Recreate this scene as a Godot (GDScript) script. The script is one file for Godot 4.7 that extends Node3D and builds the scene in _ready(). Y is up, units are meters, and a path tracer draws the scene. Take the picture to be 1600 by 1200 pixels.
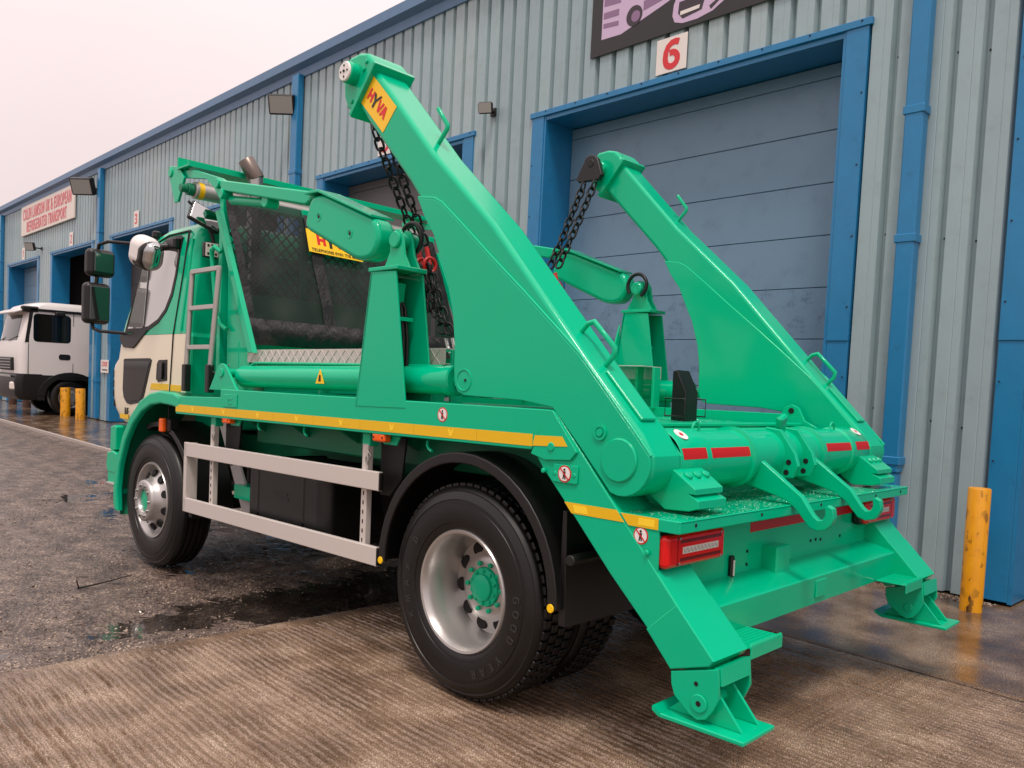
extends Node3D
# A green skip lorry standing in front of a row of workshop doors on a wet day.
# World: +x goes into the workshop wall, y is up, -z runs along the wall towards the far end of the yard.

const WALL_X := 3.481      # plane of the wall
const WALL_Z := 0.6845     # z of wall station s = 0 (s grows towards -z)
var M := {}
var used := {}

# ---------------------------------------------------------------- mesh builder
class MB:
	var st := SurfaceTool.new()
	var n := 0
	func _init():
		st.begin(Mesh.PRIMITIVE_TRIANGLES)
	func tri(a: Vector3, b: Vector3, c: Vector3, na: Vector3, nb: Vector3, nc: Vector3):
		var g := (c - a).cross(b - a)
		if g.length_squared() < 1e-16: return
		var flip := g.dot(na + nb + nc) < 0.0
		st.set_normal(na); st.add_vertex(a)
		if flip:
			st.set_normal(nc); st.add_vertex(c)
			st.set_normal(nb); st.add_vertex(b)
		else:
			st.set_normal(nb); st.add_vertex(b)
			st.set_normal(nc); st.add_vertex(c)
		n += 1
	func quad(a: Vector3, b: Vector3, c: Vector3, d: Vector3, hint: Vector3):
		var g := (c - a).cross(b - a)
		if g.length_squared() < 1e-16: g = (d - a).cross(c - a)
		g = g.normalized()
		if g.dot(hint) < 0: g = -g
		tri(a, b, c, g, g, g); tri(a, c, d, g, g, g)
	func quad_n(a, b, c, d, na, nb, nc, nd):
		tri(a, b, c, na, nb, nc); tri(a, c, d, na, nc, nd)
	func box(c: Vector3, s: Vector3, bev := 0.0, b := Basis()):
		var h := s * 0.5
		var e = min(bev, min(h.x, min(h.y, h.z)) * 0.9)
		var P := []   # P[ix][iy][iz] -> 3 points (x-face, y-face, z-face)
		for i in 8:
			var sx := -1.0 if i & 1 == 0 else 1.0
			var sy := -1.0 if i & 2 == 0 else 1.0
			var sz := -1.0 if i & 4 == 0 else 1.0
			P.append([c + b * Vector3(sx * h.x, sy * (h.y - e), sz * (h.z - e)), c + b * Vector3(sx * (h.x - e), sy * h.y, sz * (h.z - e)), c + b * Vector3(sx * (h.x - e), sy * (h.y - e), sz * h.z)])
		var faces = [[0, [0, 2, 6, 4], Vector3(-1, 0, 0)], [0, [1, 3, 7, 5], Vector3(1, 0, 0)], [1, [0, 1, 5, 4], Vector3(0, -1, 0)], [1, [2, 3, 7, 6], Vector3(0, 1, 0)], [2, [0, 1, 3, 2], Vector3(0, 0, -1)], [2, [4, 5, 7, 6], Vector3(0, 0, 1)]]
		for f in faces:
			var k: int = f[0]
			quad(P[f[1][0]][k], P[f[1][1]][k], P[f[1][2]][k], P[f[1][3]][k], b * f[2])
		if e <= 0.0: return
		for i in 8:
			for ax in 3:
				var bit := 1 << ax
				if i & bit: continue
				var j := i | bit
				var k1 := (ax + 1) % 3
				var k2 := (ax + 2) % 3
				quad(P[i][k1], P[i][k2], P[j][k2], P[j][k1], (P[i][k1] + P[j][k2]) * 0.5 - c)
			var g: Vector3 = (P[i][0] + P[i][1] + P[i][2]) / 3.0 - c
			var nn: Vector3 = (P[i][2] - P[i][0]).cross(P[i][1] - P[i][0]).normalized()
			if nn.dot(g) < 0: nn = -nn
			tri(P[i][0], P[i][1], P[i][2], nn, nn, nn)
	# polygon p (any winding) swept from t0 to t1; map(p, t) gives the point; bev rounds the rims
	func prism(poly: Array, t0: float, t1: float, map: Callable, bev := 0.0, seg := 2, smooth := 0.8):
		var p := PackedVector2Array(poly)
		if Geometry2D.is_polygon_clockwise(p): p.reverse()
		var m := p.size()
		var en := []
		for i in m:
			var d := p[(i + 1) % m] - p[i]
			en.append(Vector2(d.y, -d.x).normalized())
		var mit := []
		for i in m:
			var a: Vector2 = en[(i + m - 1) % m]
			var b: Vector2 = en[i]
			var q := a + b
			if q.length() < 0.2: mit.append(b)
			else:
				q = q.normalized()
				mit.append(q / max(0.35, q.dot(b)))
		var lo = min(t0, t1)
		var hi = max(t0, t1)
		bev = min(bev, (hi - lo) * 0.45)
		var rings := []   # [inset, t, cosine part of normal, t part]
		if bev > 0:
			for k in seg + 1:
				var a := PI * 0.5 * k / seg
				rings.append([bev * (1 - sin(a)), lo + bev * (1 - cos(a)), sin(a), -cos(a)])
			for k in seg + 1:
				var a := PI * 0.5 * (1.0 - float(k) / seg)
				rings.append([bev * (1 - sin(a)), hi - bev * (1 - cos(a)), sin(a), cos(a)])
		else:
			rings = [[0.0, lo, 1.0, 0.0], [0.0, hi, 1.0, 0.0]]
		var c0: Vector3 = map.call(p[0], 0.0)
		var ex: Vector3 = map.call(p[0] + Vector2(1, 0), 0.0) - c0
		var ey: Vector3 = map.call(p[0] + Vector2(0, 1), 0.0) - c0
		var et: Vector3 = map.call(p[0], 1.0) - c0
		ex = ex.normalized(); ey = ey.normalized(); et = et.normalized()
		for r in rings.size() - 1:
			var A = rings[r]
			var B = rings[r + 1]
			for i in m:
				var j := (i + 1) % m
				var ni: Vector2 = en[i]
				var nj: Vector2 = en[i]
				var pv: Vector2 = en[(i + m - 1) % m]
				var nx: Vector2 = en[j]
				if pv.dot(ni) > smooth: ni = (ni + pv).normalized()
				if nx.dot(nj) > smooth: nj = (nj + nx).normalized()
				var n2i := ex * ni.x + ey * ni.y
				var n2j := ex * nj.x + ey * nj.y
				var a0: Vector3 = map.call(p[i] - mit[i] * A[0], A[1])
				var a1: Vector3 = map.call(p[j] - mit[j] * A[0], A[1])
				var b0: Vector3 = map.call(p[i] - mit[i] * B[0], B[1])
				var b1: Vector3 = map.call(p[j] - mit[j] * B[0], B[1])
				quad_n(a0, a1, b1, b0, n2i * A[2] + et * A[3], n2j * A[2] + et * A[3], n2j * B[2] + et * B[3], n2i * B[2] + et * B[3])
		var cap := PackedVector2Array()
		for i in m: cap.append(p[i] - mit[i] * bev)
		var ix := Geometry2D.triangulate_polygon(cap)
		if ix.is_empty(): ix = Geometry2D.triangulate_polygon(p)
		for k in range(0, ix.size(), 3):
			for t in [lo, hi]:
				var nn: Vector3 = -et if t == lo else et
				tri(map.call(cap[ix[k]], t), map.call(cap[ix[k + 1]], t), map.call(cap[ix[k + 2]], t), nn, nn, nn)
	func tube(pts: Array, r: float, seg := 10, closed := false, r2 := -1.0):
		var m := pts.size()
		var rings := []
		var up := Vector3.UP
		var d0: Vector3 = (pts[1] - pts[0]).normalized()
		if abs(d0.dot(up)) > 0.9: up = Vector3.RIGHT
		var side := d0.cross(up).normalized()
		for i in m:
			var d: Vector3
			if closed: d = (pts[(i + 1) % m] - pts[(i + m - 1) % m]).normalized()
			elif i == 0: d = d0
			elif i == m - 1: d = (pts[i] - pts[i - 1]).normalized()
			else: d = ((pts[i + 1] - pts[i]).normalized() + (pts[i] - pts[i - 1]).normalized()).normalized()
			side = (side - d * side.dot(d)).normalized()
			var u := side.cross(d)
			var rr := r
			if r2 >= 0: rr = lerp(r, r2, float(i) / (m - 1))
			if not closed and i > 0 and i < m - 1:
				var cs: float = (pts[i + 1] - pts[i]).normalized().dot(d)
				rr /= max(cs, 0.7)
			var ring := []
			for k in seg:
				var a := TAU * k / seg
				var nn := side * cos(a) + u * sin(a)
				ring.append([pts[i] + nn * rr, nn])
			rings.append(ring)
		for i in (m if closed else m - 1):
			var A = rings[i]
			var B = rings[(i + 1) % m]
			for k in seg:
				var l := (k + 1) % seg
				quad_n(A[k][0], A[l][0], B[l][0], B[k][0], A[k][1], A[l][1], B[l][1], B[k][1])
		if not closed:
			for e in [[0, -d0], [m - 1, (pts[m - 1] - pts[m - 2]).normalized()]]:
				for k in seg:
					tri(pts[e[0]], rings[e[0]][k][0], rings[e[0]][(k + 1) % seg][0], e[1], e[1], e[1])
	# profile of (radius, distance along axis)
	func lathe(o: Vector3, ax: Vector3, prof: Array, seg := 32, smooth := 0.75):
		ax = ax.normalized()
		var u := ax.cross(Vector3.UP)
		if u.length() < 0.1: u = ax.cross(Vector3.RIGHT)
		u = u.normalized()
		var v := ax.cross(u)
		var m := prof.size()
		var fn := []
		for i in m - 1:
			var d: Vector2 = prof[i + 1] - prof[i]
			fn.append(Vector2(d.y, -d.x).normalized())
		for i in m - 1:
			var n0: Vector2 = fn[i]
			var n1: Vector2 = fn[i]
			if i > 0 and fn[i - 1].dot(fn[i]) > smooth: n0 = (fn[i - 1] + fn[i]).normalized()
			if i < m - 2 and fn[i + 1].dot(fn[i]) > smooth: n1 = (fn[i + 1] + fn[i]).normalized()
			for k in seg:
				var a := TAU * k / seg
				var b := TAU * (k + 1) / seg
				var ra := u * cos(a) + v * sin(a)
				var rb := u * cos(b) + v * sin(b)
				quad_n(o + ra * prof[i].x + ax * prof[i].y, o + rb * prof[i].x + ax * prof[i].y, o + rb * prof[i + 1].x + ax * prof[i + 1].y, o + ra * prof[i + 1].x + ax * prof[i + 1].y, ra * n0.x + ax * n0.y, rb * n0.x + ax * n0.y, rb * n1.x + ax * n1.y, ra * n1.x + ax * n1.y)
	func cyl(a: Vector3, b: Vector3, r: float, seg := 20, bev := 0.004):
		var L := a.distance_to(b)
		bev = min(bev, min(r, L) * 0.4)
		lathe(a, b - a, [Vector2(0, 0), Vector2(r - bev, 0), Vector2(r, bev), Vector2(r, L - bev), Vector2(r - bev, L), Vector2(0, L)], seg, 0.9)
	func rbox(c: Vector3, s: Vector3, r: float, b := Basis(), k := 3):
		var h := s * 0.5
		r = min(r, min(h.x, min(h.y, h.z)))
		var core := h - Vector3.ONE * r
		var tt := []
		for i in k + 1: tt.append(-1.0 + float(i) / k)   # -1..0 then 0..1
		var pos := []
		for i in k + 1: pos.append([-1.0, tan(PI / 4 * (tt[i]))])
		for i in k + 1: pos.append([1.0, tan(PI / 4 * float(i) / k)])
		var m := pos.size()
		for ax in 3:
			for sg in [-1.0, 1.0]:
				var grid := []
				for i in m:
					var row := []
					for j in m:
						var d := Vector3()
						d[ax] = sg
						d[(ax + 1) % 3] = pos[i][1]
						d[(ax + 2) % 3] = pos[j][1]
						d = d.normalized()
						var base := Vector3()
						base[ax] = sg * core[ax]
						base[(ax + 1) % 3] = pos[i][0] * core[(ax + 1) % 3]
						base[(ax + 2) % 3] = pos[j][0] * core[(ax + 2) % 3]
						row.append([c + b * (base + d * r), b * d])
					grid.append(row)
				for i in m - 1:
					for j in m - 1:
						var A = grid[i][j]; var B = grid[i + 1][j]; var C = grid[i + 1][j + 1]; var D = grid[i][j + 1]
						quad_n(A[0], B[0], C[0], D[0], A[1], B[1], C[1], D[1])
	# rings of equal size, joined with smooth normals
	func loft(rings: Array, cap0 := true, cap1 := true):
		var m: int = rings.size()
		var k: int = rings[0].size()
		var nn := []
		var cen := []
		for i in m:
			var c := Vector3()
			for q in rings[i]: c += q
			cen.append(c / k)
		for i in m:
			var row := []
			for j in k:
				var du: Vector3 = rings[i][(j + 1) % k] - rings[i][(j + k - 1) % k]
				var dv: Vector3 = rings[min(i + 1, m - 1)][j] - rings[max(i - 1, 0)][j]
				var g := du.cross(dv).normalized()
				if g.dot(rings[i][j] - cen[i]) < 0: g = -g
				row.append(g)
			nn.append(row)
		for i in m - 1:
			for j in k:
				var l := (j + 1) % k
				quad_n(rings[i][j], rings[i][l], rings[i + 1][l], rings[i + 1][j], nn[i][j], nn[i][l], nn[i + 1][l], nn[i + 1][j])
		for e in [[cap0, 0, 1], [cap1, m - 1, m - 2]]:
			if not e[0]: continue
			var d: Vector3 = (cen[e[1]] - cen[e[2]]).normalized()
			for j in k: tri(cen[e[1]], rings[e[1]][j], rings[e[1]][(j + 1) % k], d, d, d)
	func sheet(P: Array, hint: Vector3):
		var m: int = P.size()
		var k: int = P[0].size()
		var N := []
		for i in m:
			var row := []
			for j in k:
				var g: Vector3 = (P[i][min(j + 1, k - 1)] - P[i][max(j - 1, 0)]).cross(P[min(i + 1, m - 1)][j] - P[max(i - 1, 0)][j]).normalized()
				row.append(g if g.dot(hint) > 0 else -g)
			N.append(row)
		for i in m - 1:
			for j in k - 1: quad_n(P[i][j], P[i][j + 1], P[i + 1][j + 1], P[i + 1][j], N[i][j], N[i][j + 1], N[i + 1][j + 1], N[i + 1][j])
	func mesh() -> ArrayMesh:
		return st.commit()

static func sidemap(p: Vector2, t: float) -> Vector3: return Vector3(t, p.y, p.x)      # p = (z, y), t = x
static func backmap(p: Vector2, t: float) -> Vector3: return Vector3(p.x, p.y, t)      # p = (x, y), t = z
static func planmap(p: Vector2, t: float) -> Vector3: return Vector3(p.x, t, p.y)      # p = (x, z), t = y
var SIDE: Callable = sidemap
var BACK: Callable = backmap
var PLAN: Callable = planmap

func V2(a: Array) -> Array:
	var r := []
	for i in range(0, a.size(), 2): r.append(Vector2(a[i], a[i + 1]))
	return r
func rrect(x0, y0, x1, y1, r, k := 4) -> Array:
	var o := []
	for q in [[x1 - r, y1 - r, 0.0], [x0 + r, y1 - r, 0.5], [x0 + r, y0 + r, 1.0], [x1 - r, y0 + r, 1.5]]:
		for i in k + 1:
			var a: float = PI * (q[2] + 0.5 * i / k)
			o.append(Vector2(q[0] + cos(a) * r, q[1] + sin(a) * r))
	return o
func rounded(poly: Array, r: float, k := 4) -> Array:
	var o := []
	var m := poly.size()
	for i in m:
		var p: Vector2 = poly[i]
		var a: Vector2 = poly[(i + m - 1) % m] - p
		var b: Vector2 = poly[(i + 1) % m] - p
		var rr: float = min(r, min(a.length(), b.length()) * 0.48)
		var p0 := p + a.normalized() * rr
		var p1 := p + b.normalized() * rr
		for j in k + 1:
			var t := float(j) / k
			o.append(p0.lerp(p, t).lerp(p.lerp(p1, t), t))
	return o
func circle(x, y, r, k := 24) -> Array:
	var o := []
	for i in k: o.append(Vector2(x + r * cos(TAU * i / k), y + r * sin(TAU * i / k)))
	return o
# ---------------------------------------------------------------- objects
func part(parent: Node, called: String, mb, m: Material, label := "") -> MeshInstance3D:
	var o := MeshInstance3D.new()
	o.name = called
	o.mesh = mb.mesh() if mb is MB else mb
	o.material_override = m
	parent.add_child(o, true)
	if label: o.set_meta("label", label)
	return o
func stuff_part(parent: Node, called: String, mb, m: Material) -> MeshInstance3D:
	var o := part(parent, called, mb, m)
	o.set_meta("kind", "stuff")
	return o
func numbered(called: String) -> String:
	if not used.has(called):
		used[called] = 0
		return called
	used[called] += 1
	return "%s_%03d" % [called, used[called]]
func thing(called, label, category, group := "", at := Transform3D()) -> Node3D:
	var o := Node3D.new()
	o.name = numbered(called)
	add_child(o)
	o.transform = at
	o.set_meta("label", label); o.set_meta("category", category)
	if group: o.set_meta("group", group)
	return o
func struct(called, mb, m) -> MeshInstance3D:
	var o := part(self, called, mb, m)
	o.set_meta("kind", "structure")
	return o
func text(parent, called, s, size, depth, m, xf: Transform3D, bold := true, fontname := "Droid Sans") -> MeshInstance3D:
	var t := TextMesh.new()
	var f := SystemFont.new()
	f.font_names = PackedStringArray([fontname])
	if bold: f.font_weight = 800
	t.font = f
	t.text = s
	t.font_size = 64
	t.pixel_size = size / 64.0
	t.depth = depth
	t.curve_step = 2.0
	var o := MeshInstance3D.new()
	o.name = called; o.mesh = t; o.material_override = m
	parent.add_child(o, true)
	o.transform = xf
	return o
# outline of a broad pen stroke along pts
func stroke(pts: Array, w: float) -> Array:
	var l := []
	var r := []
	for i in pts.size():
		var d: Vector2 = (pts[min(i + 1, pts.size() - 1)] - pts[max(i - 1, 0)]).normalized()
		var n := Vector2(-d.y, d.x) * w * 0.5
		l.append(pts[i] + n); r.append(pts[i] - n)
	r.reverse()
	return l + r
# heavy block letters, one unit tall, centred
func block_letter(ch: String) -> Array:
	match ch:
		"H": return V2([-0.42, -0.5, -0.16, -0.5, -0.16, -0.14, 0.16, -0.14, 0.16, -0.5, 0.42, -0.5, 0.42, 0.5, 0.16, 0.5, 0.16, 0.12, -0.16, 0.12, -0.16, 0.5, -0.42, 0.5])
		"Y": return V2([-0.15, -0.62, 0.12, -0.62, 0.12, -0.05, 0.52, 0.60, 0.62, 0.74, 0.40, 0.74, 0.28, 0.58, 0.0, 0.14, -0.26, 0.5, -0.56, 0.5, -0.15, -0.1])
		"V": return V2([-0.14, -0.5, 0.14, -0.5, 0.46, 0.5, 0.19, 0.5, 0.0, -0.16, -0.19, 0.5, -0.46, 0.5])
		"A": return V2([-0.46, -0.5, -0.20, -0.5, -0.14, -0.30, 0.14, -0.30, 0.20, -0.5, 0.46, -0.5, 0.15, 0.5, -0.15, 0.5])
	var p := [Vector2(0.30, 0.36), Vector2(0.16, 0.40), Vector2(0.0, 0.38), Vector2(-0.14, 0.28), Vector2(-0.22, 0.10), Vector2(-0.24, -0.12)]
	for i in 13:
		var t := PI * 1.02 + TAU * 0.80 * i / 12.0
		p.append(Vector2(0.02 + 0.245 * cos(t), -0.17 + 0.235 * sin(t)))
	return stroke(p, 0.21)
func block_text(parent, called, ch: String, h: float, depth: float, m, at: Vector3, sx := 1.0):
	var mb := MB.new()
	var poly := []
	if ch == "6":
		var o := block_letter(ch)
		var n := o.size() / 2
		var f := func(q: Vector2, t: float) -> Vector3: return Vector3(q.x * h * sx + at.x, q.y * h + at.y, at.z + t)
		for i in n - 1:
			var A: Vector2 = o[i]; var B: Vector2 = o[i + 1]; var C: Vector2 = o[o.size() - 2 - i]; var D: Vector2 = o[o.size() - 1 - i]
			mb.quad(f.call(A, depth), f.call(B, depth), f.call(C, depth), f.call(D, depth), Vector3(0, 0, 1))
			mb.quad(f.call(A, 0.0), f.call(B, 0.0), f.call(B, depth), f.call(A, depth), Vector3(A.x - D.x, A.y - D.y, 0))
			mb.quad(f.call(D, 0.0), f.call(C, 0.0), f.call(C, depth), f.call(D, depth), Vector3(D.x - A.x, D.y - A.y, 0))
		part(parent, called, mb, m)
		return
	for q in block_letter(ch): poly.append(Vector2(q.x * h * sx + at.x, q.y * h + at.y))
	mb.prism(poly, at.z, at.z + depth, BACK)
	part(parent, called, mb, m)
# ---------------------------------------------------------------- textures and materials
func noise(sd: int, freq: float, oct := 4, type := FastNoiseLite.TYPE_SIMPLEX_SMOOTH) -> FastNoiseLite:
	var f := FastNoiseLite.new()
	f.seed = sd; f.frequency = freq; f.fractal_octaves = oct; f.noise_type = type
	return f
func gray(f: FastNoiseLite, w := 512, h := 512) -> PackedByteArray:
	var im := f.get_seamless_image(w, h)
	im.convert(Image.FORMAT_L8)
	return im.get_data()
func ramp_tex(vals: PackedByteArray, stops: Array, w := 512, h := 512) -> ImageTexture:
	# stops: [[0..1, Color], ...] in sRGB
	var lut := PackedByteArray()
	for i in 256:
		var t := i / 255.0
		var c: Color = stops[0][1]
		for k in stops.size() - 1:
			if t >= stops[k][0]:
				c = stops[k][1].lerp(stops[k + 1][1], clamp((t - stops[k][0]) / max(1e-4, stops[k + 1][0] - stops[k][0]), 0, 1))
		lut.append_array([int(c.r * 255), int(c.g * 255), int(c.b * 255)])
	var out := PackedByteArray()
	out.resize(w * h * 3)
	for i in w * h:
		var v := vals[i] * 3
		out[i * 3] = lut[v]; out[i * 3 + 1] = lut[v + 1]; out[i * 3 + 2] = lut[v + 2]
	var im := Image.create_from_data(w, h, false, Image.FORMAT_RGB8, out)
	im.generate_mipmaps()
	return ImageTexture.create_from_image(im)
func mix_bytes(a: PackedByteArray, b: PackedByteArray, k: float) -> PackedByteArray:
	var o := PackedByteArray()
	o.resize(a.size())
	for i in a.size(): o[i] = int(clamp(a[i] * (1.0 - k) + b[i] * k, 0, 255))
	return o
func contrast(v: PackedByteArray, k: float) -> PackedByteArray:
	var o := PackedByteArray()
	o.resize(v.size())
	for i in v.size(): o[i] = int(clamp(128.0 + (v[i] - 128.0) * k, 0, 255))
	return o
func normal_tex(vals: PackedByteArray, strength: float, w := 512, h := 512) -> ImageTexture:
	var im := Image.create_from_data(w, h, false, Image.FORMAT_L8, vals)
	im.convert(Image.FORMAT_RGBA8)
	im.bump_map_to_normal_map(strength)
	im.generate_mipmaps()
	return ImageTexture.create_from_image(im)
func mat(name: String, c: Color, rough := 0.6, metal := 0.0) -> StandardMaterial3D:
	var m := StandardMaterial3D.new()
	m.albedo_color = c; m.roughness = rough; m.metallic = metal
	M[name] = m
	return m
func tri_uv(m: StandardMaterial3D, scale: Vector3):
	m.uv1_triplanar = true; m.uv1_world_triplanar = true; m.uv1_scale = scale
func gcol(v: float) -> Color: return Color(v, v, v)

func make_materials():
	var fine := gray(noise(11, 0.05, 5))
	var coarse := gray(noise(12, 0.012, 5))
	var grit := gray(noise(13, 0.22, 3))
	var cell := gray(noise(14, 0.09, 1, FastNoiseLite.TYPE_CELLULAR))
	var blot := mix_bytes(coarse, fine, 0.35)
	# wet paint: tiny rain drops in the normals
	var drops := PackedByteArray()
	drops.resize(512 * 512)
	for i in drops.size():
		var v: float = 1.0 - cell[i] / 255.0
		drops[i] = int(clamp((v - 0.72) * 3.2, 0, 1) * 255)
	var dropn := normal_tex(drops, 1.6)
	var paint_rough := ramp_tex(blot, [[0.0, gcol(0.55)], [0.5, gcol(0.8)], [1.0, gcol(1.0)]])
	var g := mat("green", Color(0.0, 0.715, 0.53), 0.24)
	g.metallic_specular = 0.28
	g.clearcoat_enabled = true; g.clearcoat = 0.3; g.clearcoat_roughness = 0.1
	g.roughness_texture = paint_rough
	g.normal_enabled = true; g.normal_texture = dropn; g.normal_scale = 0.12
	tri_uv(g, Vector3.ONE * 1.6)
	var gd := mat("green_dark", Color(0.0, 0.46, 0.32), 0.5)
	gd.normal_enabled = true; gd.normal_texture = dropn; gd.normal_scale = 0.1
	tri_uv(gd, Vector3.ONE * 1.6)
	var cr := mat("cream", Color(0.90, 0.86, 0.76), 0.3)
	cr.clearcoat_enabled = true; cr.clearcoat = 0.5; cr.clearcoat_roughness = 0.08
	mat("white_paint", Color(0.88, 0.86, 0.85), 0.28)
	mat("black_plastic", Color(0.05, 0.05, 0.052), 0.42)
	mat("black_gloss", Color(0.05, 0.05, 0.055), 0.18)
	mat("dark_metal", Color(0.11, 0.115, 0.11), 0.5, 0.3)
	mat("chain_black", Color(0.1, 0.1, 0.1), 0.35, 0.5)
	mat("red_paint", Color(0.72, 0.07, 0.07), 0.35)
	mat("steel", Color(0.66, 0.66, 0.65), 0.28, 0.9)
	mat("exhaust", Color(0.42, 0.38, 0.36), 0.35, 0.8)
	mat("galvanised", Color(0.78, 0.77, 0.77), 0.4, 0.2)
	mat("alu", Color(0.74, 0.72, 0.71), 0.4, 0.55)
	mat("rim", Color(0.72, 0.71, 0.7), 0.3, 0.7)
	mat("guard", Color(0.80, 0.77, 0.745), 0.42, 0.1)
	mat("hole", Color(0.02, 0.02, 0.02), 0.8)
	mat("glass_dark", Color(0.055, 0.065, 0.055), 0.04)
	mat("glass_side", Color(0.80, 0.80, 0.79), 0.06, 0.72)
	mat("mirror_bright", Color(0.70, 0.71, 0.71), 0.05, 1.0)
	mat("glass_mirror", Color(0.33, 0.35, 0.35), 0.06, 0.85)
	mat("orange", Color(0.95, 0.38, 0.03), 0.2)
	mat("red_lens", Color(0.84, 0.02, 0.04), 0.1)
	mat("red_lens_dark", Color(0.42, 0.01, 0.02), 0.15)
	mat("red_tape", Color(0.74, 0.06, 0.07), 0.4)
	mat("clear_lens", Color(0.86, 0.82, 0.80), 0.2)
	var yt := mat("yellow_tape", Color(0.96, 0.77, 0.05), 0.4)
	yt.albedo_texture = ramp_tex(grit, [[0.0, gcol(0.88)], [1.0, gcol(1.0)]]); tri_uv(yt, Vector3.ONE * 6)
	mat("yellow_tape_mark", Color(0.98, 0.83, 0.18), 0.4)
	mat("sticker_white", Color(0.9, 0.89, 0.88), 0.4)
	mat("sticker_red", Color(0.78, 0.1, 0.1), 0.4)
	mat("logo_yellow", Color(0.98, 0.78, 0.06), 0.35)
	mat("logo_red", Color(0.85, 0.10, 0.07), 0.35)
	mat("logo_black", Color(0.08, 0.07, 0.07), 0.35)
	# tyre rubber
	var ty := mat("tyre", Color(0.034, 0.033, 0.033), 0.42)
	ty.albedo_texture = ramp_tex(blot, [[0.0, gcol(0.75)], [1.0, gcol(1.0)]]); tri_uv(ty, Vector3.ONE * 1.5)
	mat("tyre_text", Color(0.16, 0.155, 0.15), 0.6)
	# tarpaulin net
	var net := mat("net", Color(0.035, 0.037, 0.037), 0.7)
	net.transparency = BaseMaterial3D.TRANSPARENCY_ALPHA
	net.albedo_color.a = 0.8
	var tarp := mat("tarp", Color(0.085, 0.085, 0.088), 0.5)
	tarp.normal_enabled = true; tarp.normal_texture = normal_tex(blot, 6.0); tri_uv(tarp, Vector3.ONE * 1.2)
	# building
	var cl := mat("cladding", Color(0.60, 0.685, 0.705), 0.4)
	cl.albedo_texture = ramp_tex(mix_bytes(blot, grit, 0.2), [[0.0, Color(0.86, 0.85, 0.83)], [0.25, Color(0.97, 0.97, 0.96)], [0.5, gcol(1.0)], [1.0, gcol(1.0)]]); tri_uv(cl, Vector3(0.55, 0.55, 0.55))
	for q in [["cladding_b", Color(0.625, 0.70, 0.715)], ["cladding_c", Color(0.585, 0.665, 0.69)]]:
		var cv := mat(q[0], q[1], 0.42)
		cv.albedo_texture = cl.albedo_texture; tri_uv(cv, Vector3(0.47, 0.47, 0.47))
	var bl := mat("blue_trim", Color(0.13, 0.495, 0.70), 0.32)
	bl.albedo_texture = ramp_tex(blot, [[0.0, Color(0.80, 0.81, 0.82)], [0.3, Color(0.95, 0.95, 0.95)], [1.0, gcol(1.0)]]); tri_uv(bl, Vector3.ONE * 0.7)
	var ft := mat("fascia", Color(0.38, 0.53, 0.68), 0.4)
	ft.albedo_texture = bl.albedo_texture; tri_uv(ft, Vector3.ONE * 0.7)
	var dirt := mix_bytes(coarse, grit, 0.4)
	var dp := mat("door_panel", Color(0.43, 0.56, 0.655), 0.36)
	dp.albedo_texture = ramp_tex(dirt, [[0.0, Color(0.86, 0.86, 0.87)], [0.24, Color(0.94, 0.94, 0.95)], [0.4, Color(0.99, 0.99, 0.99)], [1.0, gcol(1.0)]]); tri_uv(dp, Vector3.ONE * 0.45)
	var dd := mat("door_panel_dirty", Color(0.43, 0.56, 0.66), 0.38)
	dd.albedo_texture = ramp_tex(mix_bytes(blot, grit, 0.5), [[0.0, Color(0.55, 0.55, 0.56)], [0.28, Color(0.68, 0.69, 0.7)], [0.36, Color(0.92, 0.93, 0.94)], [0.5, Color(0.98, 0.98, 0.98)], [1.0, gcol(1.0)]]); tri_uv(dd, Vector3.ONE * 0.7)
	var dg := mat("door_grey", Color(0.42, 0.42, 0.42), 0.5)
	dg.albedo_texture = dp.albedo_texture; tri_uv(dg, Vector3.ONE * 0.45)
	mat("door_brown", Color(0.30, 0.28, 0.275), 0.6)
	mat("seal", Color(0.05, 0.05, 0.055), 0.7)
	mat("roof", Color(0.45, 0.47, 0.48), 0.6)
	mat("inside", Color(0.24, 0.23, 0.23), 0.85)
	mat("sign_white", Color(0.90, 0.87, 0.85), 0.4)
	mat("sign_cream", Color(0.90, 0.86, 0.82), 0.45)
	mat("sign_black", Color(0.13, 0.125, 0.135), 0.4)
	mat("print_pink", Color(0.80, 0.70, 0.82), 0.4)
	mat("print_violet", Color(0.55, 0.42, 0.56), 0.4)
	mat("print_dark", Color(0.2, 0.16, 0.2), 0.4)
	mat("sign_text", Color(0.81, 0.42, 0.45), 0.45)
	mat("sign_six", Color(0.84, 0.16, 0.20), 0.4)
	mat("sign_orange", Color(0.9, 0.45, 0.3), 0.4)
	# chipped yellow paint of the posts
	var chip := mix_bytes(gray(noise(41, 0.014, 5)), grit, 0.18)
	var yp := mat("post_yellow", Color(1, 1, 1), 0.42)
	yp.albedo_texture = ramp_tex(chip, [[0.0, Color(0.16, 0.10, 0.06)], [0.27, Color(0.22, 0.13, 0.07)], [0.29, Color(0.86, 0.58, 0.05)], [1.0, Color(0.93, 0.66, 0.07)]]); tri_uv(yp, Vector3(1.6, 0.7, 1.6))
	mat("rust", Color(0.30, 0.20, 0.16), 0.8)
	# ground
	var B := 1024
	var big_c := gray(noise(61, 0.0028, 4), B, B)
	var big_f := gray(noise(62, 0.045, 4), B, B)
	var big_g := gray(noise(63, 0.2, 3), B, B)
	var kn := noise(64, 0.09, 1, FastNoiseLite.TYPE_CELLULAR)
	kn.cellular_return_type = FastNoiseLite.RETURN_CELL_VALUE
	var big_k := gray(kn, B, B)
	kn.cellular_return_type = FastNoiseLite.RETURN_DISTANCE
	var big_d := gray(kn, B, B)
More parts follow.
